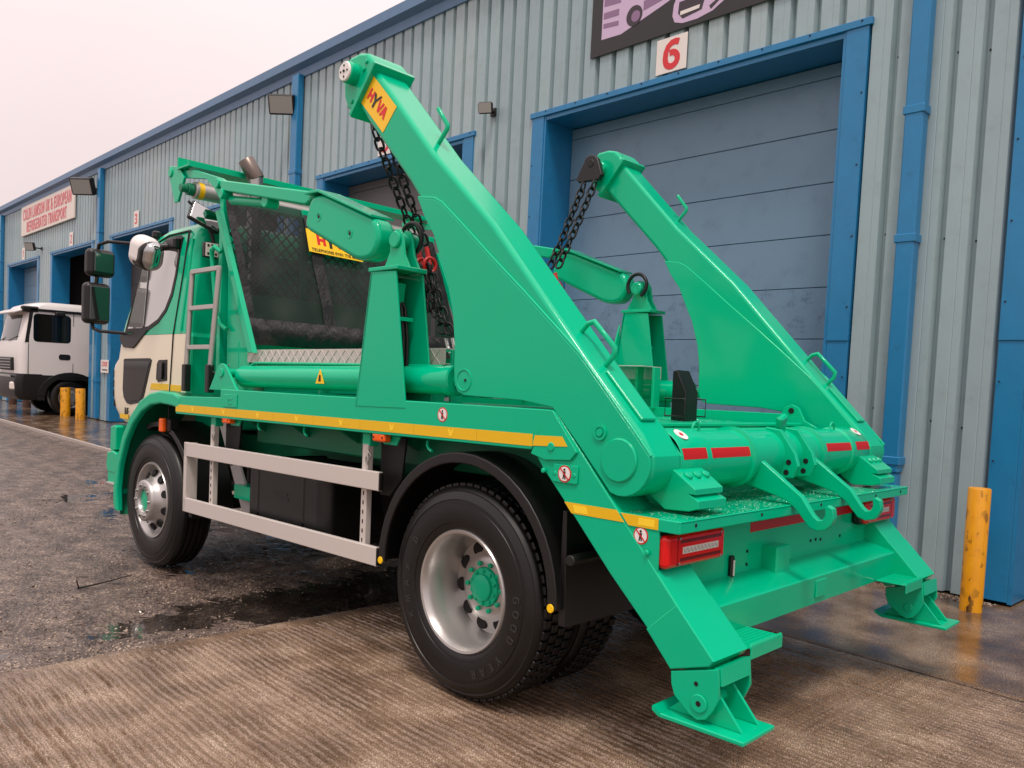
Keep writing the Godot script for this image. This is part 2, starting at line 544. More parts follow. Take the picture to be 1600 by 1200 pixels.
	var speck := contrast(mix_bytes(mix_bytes(big_c, big_f, 0.2), big_g, 0.66), 1.7)
	var wet := ramp_tex(mix_bytes(coarse, fine, 0.3), [[0.0, gcol(0.08)], [0.35, gcol(0.16)], [0.6, gcol(0.28)], [1.0, gcol(0.46)]])
	var wetter := ramp_tex(mix_bytes(coarse, fine, 0.3), [[0.0, gcol(0.05)], [0.45, gcol(0.12)], [0.65, gcol(0.26)], [1.0, gcol(0.42)]])
	var co := mat("concrete", Color(1, 1, 1), 1.0)
	co.albedo_texture = ramp_tex(speck, [[0.0, Color(0.18, 0.135, 0.105)], [0.25, Color(0.33, 0.26, 0.205)], [0.45, Color(0.455, 0.37, 0.30)], [0.65, Color(0.565, 0.47, 0.39)], [0.82, Color(0.73, 0.65, 0.56)], [1.0, Color(0.90, 0.85, 0.77)]], B, B)
	co.roughness_texture = wet
	co.normal_enabled = true; co.normal_texture = normal_tex(mix_bytes(big_g, big_f, 0.4), 4.0, B, B); co.normal_scale = 0.55
	tri_uv(co, Vector3.ONE * 0.62)
	var ap := mat("apron", Color(0.88, 0.86, 0.84), 1.0)
	ap.albedo_texture = co.albedo_texture; ap.roughness_texture = wetter
	ap.normal_enabled = true; ap.normal_texture = co.normal_texture; ap.normal_scale = 0.12
	tri_uv(ap, Vector3.ONE * 0.5)
	var gr := mat("gravel", Color(1, 1, 1), 1.0)
	var gv := contrast(mix_bytes(mix_bytes(mix_bytes(big_c, big_f, 0.35), big_g, 0.3), big_k, 0.35), 1.5)
	gr.albedo_texture = ramp_tex(gv, [[0.0, Color(0.12, 0.10, 0.092)], [0.28, Color(0.25, 0.21, 0.19)], [0.5, Color(0.37, 0.315, 0.285)], [0.72, Color(0.49, 0.425, 0.38)], [1.0, Color(0.74, 0.66, 0.585)]], B, B)
	gr.roughness_texture = ramp_tex(mix_bytes(coarse, fine, 0.3), [[0.0, gcol(0.12)], [0.35, gcol(0.25)], [0.6, gcol(0.42)], [1.0, gcol(0.7)]])
	gr.normal_enabled = true; gr.normal_texture = normal_tex(mix_bytes(big_g, big_d, 0.65), 7.0, B, B); gr.normal_scale = 0.9
	tri_uv(gr, Vector3.ONE * 0.8)
	mat("stone_a", Color(0.66, 0.59, 0.53), 0.55)
	mat("stone_b", Color(0.40, 0.35, 0.32), 0.5)
	var wa := mat("water", Color(0.10, 0.085, 0.075), 0.03)
	wa.transparency = BaseMaterial3D.TRANSPARENCY_ALPHA
	wa.albedo_color.a = 0.45
	var dr := mat("rain", Color(0.9, 0.95, 0.95), 0.02)
	dr.transparency = BaseMaterial3D.TRANSPARENCY_ALPHA
	dr.albedo_color.a = 0.18
	mat("kerb", Color(0.66, 0.62, 0.59), 0.6)
	mat("twig", Color(0.12, 0.09, 0.07), 0.8)
	var tp := mat("tread", Color(0.80, 0.77, 0.75), 0.38, 0.3)
	tp.clearcoat_enabled = false

# ---------------------------------------------------------------- camera, sky, sun
func make_view():
	var cam := Camera3D.new()
	cam.name = "camera"
	add_child(cam)
	cam.transform = Transform3D(Basis(Vector3(0.72460353, 0.04828075, 0.68747269), Vector3(0.0000853, 0.99753672, -0.07014625), Vector3(-0.68916596, 0.05088685, 0.7228145)).orthonormalized(), Vector3(-3.7325, 1.5527, 3.0361))
	var near := 0.05
	cam.projection = Camera3D.PROJECTION_FRUSTUM
	cam.near = near
	cam.far = 600.0
	cam.size = near * 1200.0 / 1284.97
	cam.frustum_offset = Vector2(0, near * 62.66 / 1284.97)
	cam.current = true
	var env := Environment.new()
	var sky := Sky.new()
	var sm := ProceduralSkyMaterial.new()
	sm.sky_top_color = Color(1.27, 1.20, 1.20)
	sm.sky_horizon_color = Color(0.79, 0.73, 0.727)
	sm.sky_curve = 1.5
	sm.ground_bottom_color = Color(0.34, 0.30, 0.28)
	sm.ground_horizon_color = Color(0.62, 0.57, 0.55)
	sm.sun_angle_max = 14.0
	# faint cloud tone
	var cn := noise(3, 0.012, 5).get_seamless_image(512, 256)
	cn.convert(Image.FORMAT_L8)
	var cb := cn.get_data()
	var cd := PackedByteArray()
	cd.resize(cb.size() * 4)
	for i in cb.size():
		cd[i * 4] = 235; cd[i * 4 + 1] = 228; cd[i * 4 + 2] = 230
		cd[i * 4 + 3] = int(cb[i] * 0.10)
	sm.sky_cover = ImageTexture.create_from_image(Image.create_from_data(512, 256, false, Image.FORMAT_RGBA8, cd))
	sky.sky_material = sm
	env.background_mode = Environment.BG_SKY
	env.sky = sky
	env.tonemap_mode = Environment.TONE_MAPPER_LINEAR
	env.tonemap_exposure = 1.3
	env.sdfgi_enabled = true; env.ssao_enabled = true; env.ssil_enabled = true
	var we := WorldEnvironment.new()
	we.name = "world_environment"
	we.environment = env
	add_child(we)
	var sun := DirectionalLight3D.new()
	sun.name = "sun"
	sun.light_energy = 0.5
	sun.light_angular_distance = 12.0
	sun.light_color = Color(1.0, 0.96, 0.92)
	sun.shadow_enabled = true
	add_child(sun)
	sun.look_at_from_position(Vector3(-4, 12, 4), Vector3(0, 0, 0))

# ---------------------------------------------------------------- ground
func W(s: float, h: float, n: float) -> Vector3: return Vector3(WALL_X + n, h, WALL_Z - s)
func grid(xs: Array, zs: Array, hf: Callable) -> ArrayMesh:
	var nx := xs.size()
	var nz := zs.size()
	var P := PackedVector3Array()
	P.resize(nx * nz)
	for j in nz:
		for i in nx: P[j * nx + i] = Vector3(xs[i], hf.call(xs[i], zs[j]), zs[j])
	var N := PackedVector3Array()
	N.resize(nx * nz)
	for j in nz:
		for i in nx:
			var a := P[j * nx + min(i + 1, nx - 1)] - P[j * nx + max(i - 1, 0)]
			var b := P[min(j + 1, nz - 1) * nx + i] - P[max(j - 1, 0) * nx + i]
			N[j * nx + i] = b.cross(a).normalized()
	var I := PackedInt32Array()
	for j in nz - 1:
		for i in nx - 1:
			var q := j * nx + i
			I.append_array([q, q + 1, q + nx + 1, q, q + nx + 1, q + nx])
	var arr := []
	arr.resize(Mesh.ARRAY_MAX)
	arr[Mesh.ARRAY_VERTEX] = P; arr[Mesh.ARRAY_NORMAL] = N; arr[Mesh.ARRAY_INDEX] = I
	var m := ArrayMesh.new()
	m.add_surface_from_arrays(Mesh.PRIMITIVE_TRIANGLES, arr)
	return m
var n_low := noise(71, 0.55, 3)
var n_mid := noise(72, 4.0, 2)
var n_fine := noise(73, 26.0, 2)
var n_rib := noise(74, 1.3, 3)
var n_grit := noise(76, 55.0, 1)
var n_edge := noise(75, 7.0, 3)
func gravel_h(x: float, z: float) -> float:
	var b := 0.020 * exp(-pow((z + 2.05 + 0.25 * n_low.get_noise_2d(x * 3.0, 5.0)) / 0.34, 2.0)) * smoothstep(-4.4, -2.9, x)
	b += 0.016 * smoothstep(-1.7, -0.9, x)
	var near: float = 1.0 / (1.0 + max(0.0, -z - 9.0) * 0.15)
	return -0.037 + 0.016 * n_low.get_noise_2d(x, z) + 0.008 * n_mid.get_noise_2d(x, z) + 0.011 * n_fine.get_noise_2d(x, z) * near - b
func slab_h(x: float, z: float) -> float:
	var edge := z + 1.566
	var k := smoothstep(0.10, 0.22, edge + 0.07 * n_edge.get_noise_2d(x * 1.6, 3.0))
	k *= smoothstep(0.02, 0.08, 1.235 - x)
	var wob := 0.012 * n_rib.get_noise_2d(x * 0.8, z * 1.2) + 0.004 * n_edge.get_noise_2d(x, z * 1.2)
	var u := (x + wob) / 0.041
	var cell := floorf(u)
	var jit := 0.12 * sin(cell * 12.9898) + 0.06 * sin(cell * 78.233)
	var ph := u - cell + jit
	var hgt := 0.78 + 0.30 * sin(cell * 4.1414 + 1.3)
	var amp := 0.45 + 0.55 * clampf(n_rib.get_noise_2d(cell * 3.7, z * 0.8 + cell) * 1.8 + 0.5, 0.0, 1.0)
	amp *= 0.4 + 0.6 * smoothstep(-0.30, 0.10, n_low.get_noise_2d(x * 1.2 + 40.0, z * 1.2))
	var chipped := n_fine.get_noise_2d(x * 0.9, z * 0.9)
	amp *= 1.0 + 0.45 * n_mid.get_noise_2d(x * 3.0, z * 0.9)
	var groove := exp(-pow((ph - 0.42) / 0.125, 4.0))
	var ridge := exp(-pow((ph - 0.76) / 0.13, 2.0))
	var e0 := -0.012 * exp(-pow(edge / 0.02, 2.0)) - 0.010 * exp(-pow((1.235 - x) / 0.014, 2.0))
	return k * amp * hgt * (-0.017 * groove + 0.006 * ridge * (1.0 + 1.2 * chipped)) + 0.0026 * chipped + 0.0011 * n_grit.get_noise_2d(x, z) + 0.003 * n_low.get_noise_2d(x, z) + e0
func apron_h(x: float, z: float) -> float:
	return 0.0012 * n_edge.get_noise_2d(x * 2.6, z * 0.6) + 0.0012 * n_fine.get_noise_2d(x * 0.5, z * 0.25) - 0.008 * exp(-pow((x - 1.247) / 0.012, 2.0))
func steps(a: float, b: float, d: float, grow := 1.0) -> Array:
	var o := [a]
	var x := a
	var sg := signf(b - a)
	while (b - x) * sg > d * 1.4:
		x += d * sg
		o.append(x)
		d *= grow
	o.append(b)
	return o
func joined(a: Array, b: Array) -> Array:
	var o := a.duplicate()
	for i in range(1, b.size()): o.append(b[i])
	return o
func make_ground():
	var g := PlaneMesh.new()
	g.size = Vector2(900, 900)
	var gm := struct("ground", g, M.gravel)
	gm.position.y = -0.11
	# loose stone yard
	var xs := joined(steps(1.236, -5.6, 0.027), steps(-5.6, -70.0, 0.06, 1.12))
	xs.reverse()
	var zs := joined(steps(-1.56, -7.4, 0.03), steps(-7.4, -90.0, 0.05, 1.045))
	zs.reverse()
	struct("gravel_yard", grid(xs, zs, gravel_h), M.gravel)
	# ribbed concrete slab
	var sx := joined(steps(-4.7, -3.4, 0.03), steps(-3.4, 1.236, 0.0046))
	var sz := joined(steps(-1.566, -1.20, 0.0145), joined(steps(-1.20, 1.9, 0.018), steps(1.9, 3.6, 0.05)))
	var sl := struct("concrete_slab", grid(sx, sz, slab_h), M.concrete)
	var mb := MB.new()
	mb.box(Vector3(-1.73, -0.06, 1.0), Vector3(5.92, 0.08, 5.12))
	mb.box(Vector3(-30.0, -0.055, 14.2), Vector3(50.6, 0.1, 31.53))
	mb.box(Vector3(-1.73, -0.055, 16.8), Vector3(5.92, 0.1, 26.4))
	part(sl, "slab_body", mb, M.concrete)
	# smoother concrete strip along the wall, in cast bays
	var ap := Node3D.new()
	ap.name = "apron"
	add_child(ap)
	ap.set_meta("kind", "structure")
	var z1 := 3.9
	var bay := 0
	while z1 > -46.0:
		var z0 := z1 - 5.2
		var near := z1 > -8.0
		var ax := steps(1.247, WALL_X + 0.5, 0.02 if near else 0.12)
		var az := steps(z0 + 0.006, z1, 0.05 if near else 0.4)
		part(ap, "concrete_bay", grid(ax, az, apron_h), M.apron)
		z1 = z0
		bay += 1
	mb = MB.new()
	mb.box(Vector3(2.62, -0.07, -21.0), Vector3(2.745, 0.1, 50.0))
	mb.box(Vector3(2.62, -0.055, 17.0), Vector3(2.745, 0.1, 26.0))
	part(ap, "apron_body", mb, M.apron)
	mb = MB.new()
	mb.box(Vector3(1.218, -0.03, -24.0), Vector3(0.05, 0.075, 44.8), 0.006)
	struct("kerb_edging", mb, M.kerb)
	# standing water over the low spots of the yard
	var pm := MB.new()
	pm.quad(Vector3(-5.5, -0.0575, -9.0), Vector3(1.235, -0.0575, -9.0), Vector3(1.235, -0.0575, -1.57), Vector3(-5.5, -0.0575, -1.57), Vector3.UP)
	var pw := struct("puddle_water", pm, M.water)
	# loose stones
	var rng := RandomNumberGenerator.new()
	rng.seed = 5
	for k in 2:
		var st := MB.new()
		var rings := []
		for q in [[-0.9, 0.45], [-0.35, 1.0], [0.4, 0.92], [0.9, 0.4]]:
			var ring := []
			for i in 6:
				var a := TAU * i / 6
				ring.append(Vector3(cos(a) * q[1] * rng.randf_range(0.75, 1.15), q[0] * 0.6, sin(a) * q[1] * rng.randf_range(0.75, 1.15)))
			rings.append(ring)
		st.loft(rings)
		var mm := MultiMesh.new()
		mm.transform_format = MultiMesh.TRANSFORM_3D
		mm.mesh = st.mesh()
		var cnt := 5200
		mm.instance_count = cnt
		for i in cnt:
			var u := rng.randf()
			var z := -1.62 - 7.5 * u * u
			var x := rng.randf_range(-5.4, 1.2)
			if n_low.get_noise_2d(x * 1.5 + 9, z * 1.5) < -0.05 and rng.randf() < 0.75: x = rng.randf_range(-5.4, -2.0)
			var s := rng.randf_range(0.003, 0.0075) * (1.0 + 0.7 * float(rng.randf() < 0.06))
			if i < 500:
				x = WALL_X - 0.05 - 0.22 * rng.randf() * rng.randf()
				z = rng.randf_range(-0.6, 1.1)
				mm.set_instance_transform(i, Transform3D(Basis(Vector3(rng.randf(), rng.randf(), 0.3).normalized(), rng.randf() * TAU).scaled(Vector3.ONE * s), Vector3(x, s * 0.4, z)))
				continue
			mm.set_instance_transform(i, Transform3D(Basis(Vector3(rng.randf(), rng.randf(), 0.3).normalized(), rng.randf() * TAU).scaled(Vector3.ONE * s), Vector3(x, gravel_h(x, z) + s * 0.25, z)))
		var mi := MultiMeshInstance3D.new()
		mi.name = "loose_stones" if k == 0 else "loose_dark_stones"
		mi.multimesh = mm
		mi.material_override = M.stone_a if k == 0 else M.stone_b
		add_child(mi)
		mi.set_meta("kind", "stuff")
		mi.set_meta("label", "pale loose stones scattered over the wet yard" if k == 0 else "dark loose stones scattered over the wet yard")
		mi.set_meta("category", "stones")

# ---------------------------------------------------------------- workshop
func wbox(mb: MB, s0, s1, h0, h1, n0, n1, bev := 0.0):
	mb.box(W((s0 + s1) * 0.5, (h0 + h1) * 0.5, (n0 + n1) * 0.5), Vector3(abs(n1 - n0), abs(h1 - h0), abs(s1 - s0)), bev)
func clad_n(s: float) -> float:
	var t := fposmod(s, 0.24)
	if t < 0.170: return -0.042
	if t < 0.176: return lerpf(-0.042, 0.022, (t - 0.170) / 0.006)
	if t < 0.220: return 0.022
	return lerpf(0.022, -0.042, (t - 0.220) / 0.02)
func clad(parent, s0: float, s1: float, h0: float, h1: float):
	var a := s0
	while a < s1 - 0.001:
		var b: float = min(s1, (floorf(a / 0.96 + 0.001) + 1.0) * 0.96)
		var ps := [a]
		var k := floorf(a / 0.24)
		while k * 0.24 < b:
			for t in [0.0, 0.012, 0.06, 0.066, 0.072, 0.118, 0.170, 0.176, 0.220, 0.24]:
				var q: float = k * 0.24 + t
				if q > ps[-1] + 0.0005 and q < b - 0.0005: ps.append(q)
			k += 1
		ps.append(b)
		var mb := MB.new()
		for i in ps.size() - 1:
			var na := clad_n(ps[i] + 1e-5)
			var nb := clad_n(ps[i + 1] - 1e-5)
			var ta := fposmod(ps[i] + 1e-5, 0.24)
			var tb := fposmod(ps[i + 1] - 1e-5, 0.24)
			if absf(ta - 0.066) < 0.002: na += 0.004
			if absf(tb - 0.066) < 0.002: nb += 0.004
			mb.quad(W(ps[i], h0, na), W(ps[i + 1], h0, nb), W(ps[i + 1], h1, nb), W(ps[i], h1, na), Vector3(-1, 0, 0))
		part(parent, "cladding_sheet", mb, [M.cladding, M.cladding_b, M.cladding, M.cladding_c][int(absf(floorf(a / 0.96 + 0.01)) * 7 + (3 if h0 > 1.0 else 0)) % 4])
		# fixing screws
		a = b
func make_workshop():
	var b := thing("workshop_building", "long workshop clad in grey ribbed metal with blue door frames", "building")
	b.transform = Transform3D()
	var doors := [[-4.45, -0.28], [0.91, 5.05], [6.16, 10.19], [11.32, 15.45], [16.43, 20.62], [21.92, 26.1], [27.4, 31.5]]
	var H := 4.85
	# cladding between and above the doors
	var at := -9.0
	for d in doors:
		clad(b, at, d[0], 0.02, 6.66)
		clad(b, d[0], d[1], H, 6.66)
		at = d[1]
	clad(b, at, 46.0, 0.02, 6.66)
	# eaves
	var mb := MB.new()
	var ezm := func(p: Vector2, t: float) -> Vector3: return Vector3(WALL_X + p.x, p.y, t)
	mb.prism(V2([0.12, 6.62, -0.07, 6.62, -0.09, 6.74, -0.20, 6.79, -0.21, 6.93, -0.17, 6.95, 0.12, 6.95]), WALL_Z + 9.0, WALL_Z - 46.0, ezm, 0.006, 1)
	part(b, "eaves_gutter", mb, M.fascia)
	mb = MB.new()
	mb.quad(W(-9, 6.93, 0.05), W(46, 6.93, 0.05), W(46, 8.4, 12), W(-9, 8.4, 12), Vector3.UP)
	mb.quad(W(-9, 6.90, 0.05), W(46, 6.90, 0.05), W(46, 8.37, 12), W(-9, 8.37, 12), Vector3.DOWN)
	mb.quad(W(46, 0, 0), W(46, 0, 12), W(46, 8.4, 12), W(46, 6.9, 0), Vector3(0, 0, -1))
	mb.quad(W(-9, 0, 0), W(-9, 0, 12), W(-9, 8.4, 12), W(-9, 6.9, 0), Vector3(0, 0, 1))
	mb.quad(W(46, 0, 12), W(-9, 0, 12), W(-9, 8.4, 12), W(46, 8.4, 12), Vector3(1, 0, 0))
	part(b, "roof", mb, M.roof)
	# roof space closed behind the doors
	for i in doors.size():
		var d = doors[i]
		var f := Node3D.new()
		f.name = "door_frame"
		b.add_child(f, true)
		var w := 0.2
		mb = MB.new()
		var low := 2.06
		for j in [d[0], d[1] - w]:
			mb = MB.new()
			wbox(mb, j, j + w, low, H - 0.06, -0.062, 0.024, 0.003)
			part(f, "jamb_cover", mb, M.blue_trim)
			mb = MB.new()
			wbox(mb, j + 0.002, j + w - 0.002, 0.03, low, -0.052, 0.024, 0.003)
			part(f, "lower_jamb_cover", mb, M.blue_trim)
		mb = MB.new()
		wbox(mb, d[0] - 0.03, d[1] + 0.03, H - 0.06, H + 0.005, -0.075, -0.03, 0.004)
		part(f, "lintel_trim", mb, M.blue_trim)
		mb = MB.new()
		wbox(mb, d[0] + w, d[0] + w + 0.03, 0.02, H - 0.06, -0.05, 0.44)
		wbox(mb, d[1] - w - 0.03, d[1] - w, 0.02, H - 0.06, -0.05, 0.44)
		wbox(mb, d[0] + w, d[1] - w, H - 0.11, H - 0.06, -0.045, 0.44)
		part(f, "reveal", mb, M.blue_trim)
		# screw heads along the lintel and the jambs
		mb = MB.new()
		var q: float = d[0] + 0.06
		while q < d[1]:
			mb.cyl(W(q, H - 0.012, -0.075), W(q, H - 0.012, -0.083), 0.009, 6, 0.002)
			q += 0.48
		var hh := 0.5
		while hh < H - 0.3:
			mb.cyl(W(d[0] + 0.03, hh, -0.06), W(d[0] + 0.03, hh, -0.069), 0.008, 6, 0.002)
			mb.cyl(W(d[1] - 0.03, hh, -0.06), W(d[1] - 0.03, hh, -0.069), 0.008, 6, 0.002)
			hh += 0.62
		stuff_part(f, "screw_heads", mb, M.dark_metal)
		if i == 5: continue
		var dr := Node3D.new()
		dr.name = "sectional_door"
		b.add_child(dr, true)
		var dm: Material = M.door_panel
		if i == 2: dm = M.door_grey
		if i == 3 or i == 4: dm = M.door_brown
		var y := 0.02
		var top := 0.12
		while y < H - 0.12:
			mb = MB.new()
			wbox(mb, d[0] + w + 0.035, d[1] - w - 0.035, y, min(top - 0.006, H - 0.12), 0.42, 0.46, 0.004)
			part(dr, "door_panel", mb, M.door_panel_dirty if dm == M.door_panel and y < 2.3 else dm)
			y = top
			top += 0.4985
		mb = MB.new()
		wbox(mb, d[0] + w + 0.03, d[1] - w - 0.03, 0.01, H - 0.1, 0.462, 0.49)
		part(dr, "door_backing", mb, M.seal)
	# open bay with the white lorry in it
	var bay := Node3D.new()
	bay.name = "open_bay"
	b.add_child(bay)
	for q in [["bay_wall", 21.5, 21.56, 0.0, 5.2, 0.45, 11.0], ["bay_wall", 26.5, 26.56, 0.0, 5.2, 0.45, 11.0], ["bay_wall", 21.5, 26.56, 0.0, 5.2, 11.0, 11.1], ["bay_ceiling", 21.5, 26.56, 5.2, 5.26, 0.45, 11.0], ["bay_floor", 21.56, 26.5, -0.1, -0.002, 0.5, 11.0]]:
		mb = MB.new()
		wbox(mb, q[1], q[2], q[3], q[4], q[5], q[6])
		part(bay, q[0], mb, M.inside)
	# rainwater pipes
	for s in [0.44, 10.85, 21.25, 32.2]:
		var p := Node3D.new()
		p.name = "downpipe"
		b.add_child(p, true)
		mb = MB.new()
		var big: bool = s > 1.0
		var hw := 0.075 if not big else 0.11
		wbox(mb, s - hw, s + hw, 0.95 if not big else 0.05, 6.65, -0.17, -0.05, 0.012)
		part(p, "pipe", mb, M.blue_trim)
		if not big:
			mb = MB.new()
			wbox(mb, s - hw + 0.01, s + hw - 0.01, 0.04, 0.95, -0.16, -0.055, 0.012)
			part(p, "lower_pipe", mb, M.blue_trim)
		for h in [1.05, 2.9, 3.95, 5.0]:
			mb = MB.new()
			wbox(mb, s - hw - 0.012, s + hw + 0.012, h - 0.035, h + 0.035, -0.178, -0.045, 0.006)
			part(p, "pipe_bracket", mb, M.blue_trim)
	# screws in the cladding
	mb = MB.new()
	for s in range(-4, 140):
		var ss := s * 0.24 + 0.18
		var inside := false
		for d in doors:
			if ss > d[0] - 0.05 and ss < d[1] + 0.05: inside = true
		for h in [1.4, 2.9, 4.4, 5.9]:
			if inside and h < 4.9: continue
			if ss > 12.0 and s % 2: continue
			mb.cyl(W(ss + 0.015, h + 0.04 * (s % 3), 0.024), W(ss + 0.015, h + 0.04 * (s % 3), 0.010), 0.009, 6, 0.002)
	stuff_part(b, "cladding_screws", mb, M.dark_metal)
# ---------------------------------------------------------------- skip lorry
# lorry space: x to its right, y up, z to its rear; origin on the ground under the rear axle
const HUB := 0.5236
func tyre_on(root: Node3D, sd: float, xo: float, z: float, w: float, driven: bool, called := "tyre"):
	var o := Vector3(sd * xo, HUB, z)
	var ax := Vector3(-sd, 0, 0)
	var R := HUB
	var base := R - 0.010
	var mb := MB.new()
	var prof := [Vector2(0.292, 0.045), Vector2(0.30, 0.022), Vector2(0.315, 0.012), Vector2(0.335, 0.010), Vector2(0.337, 0.005), Vector2(0.36, 0.001), Vector2(0.395, 0.0), Vector2(0.425, 0.003), Vector2(0.427, 0.0065), Vector2(0.447, 0.008), Vector2(0.449, 0.0045), Vector2(0.468, 0.012), Vector2(0.485, 0.02), Vector2(0.492, 0.0185), Vector2(0.504, 0.03), Vector2(base, 0.045)]
	var g := [0.085, 0.13, 0.175, 0.22]
	if not driven:
		prof[-1] = Vector2(R - 0.004, 0.042)
		prof.append(Vector2(R, 0.055))
		for q in g:
			prof.append_array([Vector2(R, q - 0.009), Vector2(R - 0.012, q - 0.006), Vector2(R - 0.012, q + 0.006), Vector2(R, q + 0.009)])
		prof.append(Vector2(R, w - 0.055))
	prof.append_array([Vector2(base, w - 0.045), Vector2(0.485, w - 0.02), Vector2(0.44, w - 0.004), Vector2(0.395, w), Vector2(0.34, w - 0.006), Vector2(0.292, w - 0.045)])
	mb.lathe(o, ax, prof, 72, 0.8)
	if driven:
		for k in 64:
			for r in 4:
				var a := TAU * (k + 0.5 * (r % 2)) / 64
				var d := Vector3(0, cos(a), sin(a))
				var tw: float = (w - 0.085) / 4.0
				var t: float = 0.0425 + tw * (r + 0.5)
				var bb := Basis(Vector3(1, 0, 0), d, Vector3(1, 0, 0).cross(d))
				mb.box(o + ax * t + d * (base + 0.004), Vector3(tw - 0.009, 0.02, 0.039), 0.004, bb)
	return part(root, called, mb, M.tyre)
func nut_ring(mb: MB, o: Vector3, ax: Vector3, r: float, cnt: int, rad: float, len: float, off := 0.0):
	for k in cnt:
		var a := TAU * (k + off) / cnt
		var c := o + Vector3(0, cos(a), sin(a)) * r
		mb.lathe(c, ax, [Vector2(rad, 0), Vector2(rad, len * 0.75), Vector2(rad * 0.8, len * 0.8), Vector2(rad * 0.45, len * 0.85), Vector2(rad * 0.4, len), Vector2(0, len)], 6, 0.95)
func make_front_wheel(lorry, sd: float):
	var w := Node3D.new()
	w.name = "front_wheel"
	lorry.add_child(w, true)
	var z := -3.63
	var o := Vector3(sd * 1.18, HUB, z)
	var ax := Vector3(-sd, 0, 0)
	tyre_on(w, sd, 1.18, z, 0.305, false)
	var mb := MB.new()
	mb.lathe(o, ax, [Vector2(0.088, 0.0), Vector2(0.09, -0.05), Vector2(0.094, -0.054), Vector2(0.15, -0.054), Vector2(0.16, -0.048), Vector2(0.165, -0.03), Vector2(0.172, 0.0), Vector2(0.19, 0.03), Vector2(0.24, 0.062), Vector2(0.252, 0.075), Vector2(0.262, 0.06), Vector2(0.275, 0.03), Vector2(0.285, 0.012), Vector2(0.297, 0.010), Vector2(0.303, 0.022), Vector2(0.298, 0.05)], 64, 0.7)
	part(w, "rim", mb, M.rim)
	mb = MB.new()
	mb.lathe(o, ax, [Vector2(0.0, -0.036), Vector2(0.07, -0.036), Vector2(0.086, -0.03), Vector2(0.088, 0.0)], 32)
	part(w, "hub_cap", mb, M.green)
	for k in 10:
		var a := TAU * k / 10.0
		var d := Vector3(0, cos(a), sin(a))
		mb = MB.new()
		mb.lathe(o + d * 0.213 + ax * 0.036, (ax * -0.85 + d * 0.5), [Vector2(0.031, -0.01), Vector2(0.031, 0.008), Vector2(0.028, 0.0105), Vector2(0.0, 0.010)], 18, 0.9)
		part(w, "vent_hole", mb, M.hole)
	for k in 10:
		mb = MB.new()
		var a := TAU * (k + 0.5) / 10.0
		nut_ring(mb, o + ax * -0.05 + Vector3(0, cos(a), sin(a)) * 0.122, -ax, 0.0, 1, 0.0125, 0.02)
		part(w, "wheel_nut", mb, M.steel)
func make_rear_wheel(lorry, sd: float):
	var w := Node3D.new()
	w.name = "rear_wheel"
	lorry.add_child(w, true)
	var o := Vector3(sd * 1.19, HUB, 0)
	var ax := Vector3(-sd, 0, 0)
	var t: MeshInstance3D = tyre_on(w, sd, 1.19, 0.0, 0.30, true)
	tyre_on(w, sd, 0.855, 0.0, 0.30, true, "inner_tyre")
	var mb := MB.new()
	mb.lathe(o, ax, [Vector2(0.10, 0.185), Vector2(0.145, 0.183), Vector2(0.16, 0.195), Vector2(0.222, 0.222), Vector2(0.236, 0.22), Vector2(0.243, 0.195), Vector2(0.25, 0.14), Vector2(0.262, 0.055), Vector2(0.274, 0.03), Vector2(0.283, 0.014), Vector2(0.295, 0.011), Vector2(0.302, 0.022), Vector2(0.297, 0.05)], 64, 0.75)
	part(w, "rim", mb, M.rim)
	for k in 10:
		var a := TAU * (k + 0.3) / 10.0
		mb = MB.new()
		mb.lathe(o + Vector3(0, cos(a), sin(a)) * 0.192 + ax * 0.212, -ax, [Vector2(0.036, -0.02), Vector2(0.036, 0.006), Vector2(0.033, 0.0105), Vector2(0.0, 0.010)], 18, 0.9)
		part(w, "vent_hole", mb, M.hole)
	mb = MB.new()
	mb.lathe(o, ax, [Vector2(0.0, 0.145), Vector2(0.05, 0.147), Vector2(0.064, 0.153), Vector2(0.068, 0.168), Vector2(0.094, 0.172), Vector2(0.098, 0.178), Vector2(0.098, 0.20)], 32, 0.7)
	nut_ring(mb, o + ax * 0.172, -ax, 0.081, 10, 0.009, 0.014)
	nut_ring(mb, o + ax * 0.187, -ax, 0.119, 10, 0.013, 0.024, 0.5)
	part(w, "hub", mb, M.green)
	if sd < 0:
		var letters := "KMAX D"
		for i in letters.length():
			if letters[i] == " ": continue
			var a := deg_to_rad(-118.0 + i * 12.0)      # angle from the top, towards the rear
			var d := Vector3(0, cos(a), sin(a))
			var tg := Vector3(0, -sin(a), cos(a))
			text(t, "sidewall_letter", letters[i], 0.05, 0.004, M.tyre_text, Transform3D(Basis(tg, d, Vector3(-1, 0, 0)), Vector3(-1.1905, HUB, 0) + d * 0.385))
		letters = "GOOD YEAR"
		for i in letters.length():
			if letters[i] == " ": continue
			var a := deg_to_rad(84.0 + i * 9.5)
			var d := Vector3(0, cos(a), sin(a))
			var tg := Vector3(0, -sin(a), cos(a))
			text(t, "sidewall_letter", letters[i], 0.055, 0.004, M.tyre_text, Transform3D(Basis(tg, d, Vector3(-1, 0, 0)), Vector3(-1.1905, HUB, 0) + d * 0.39))
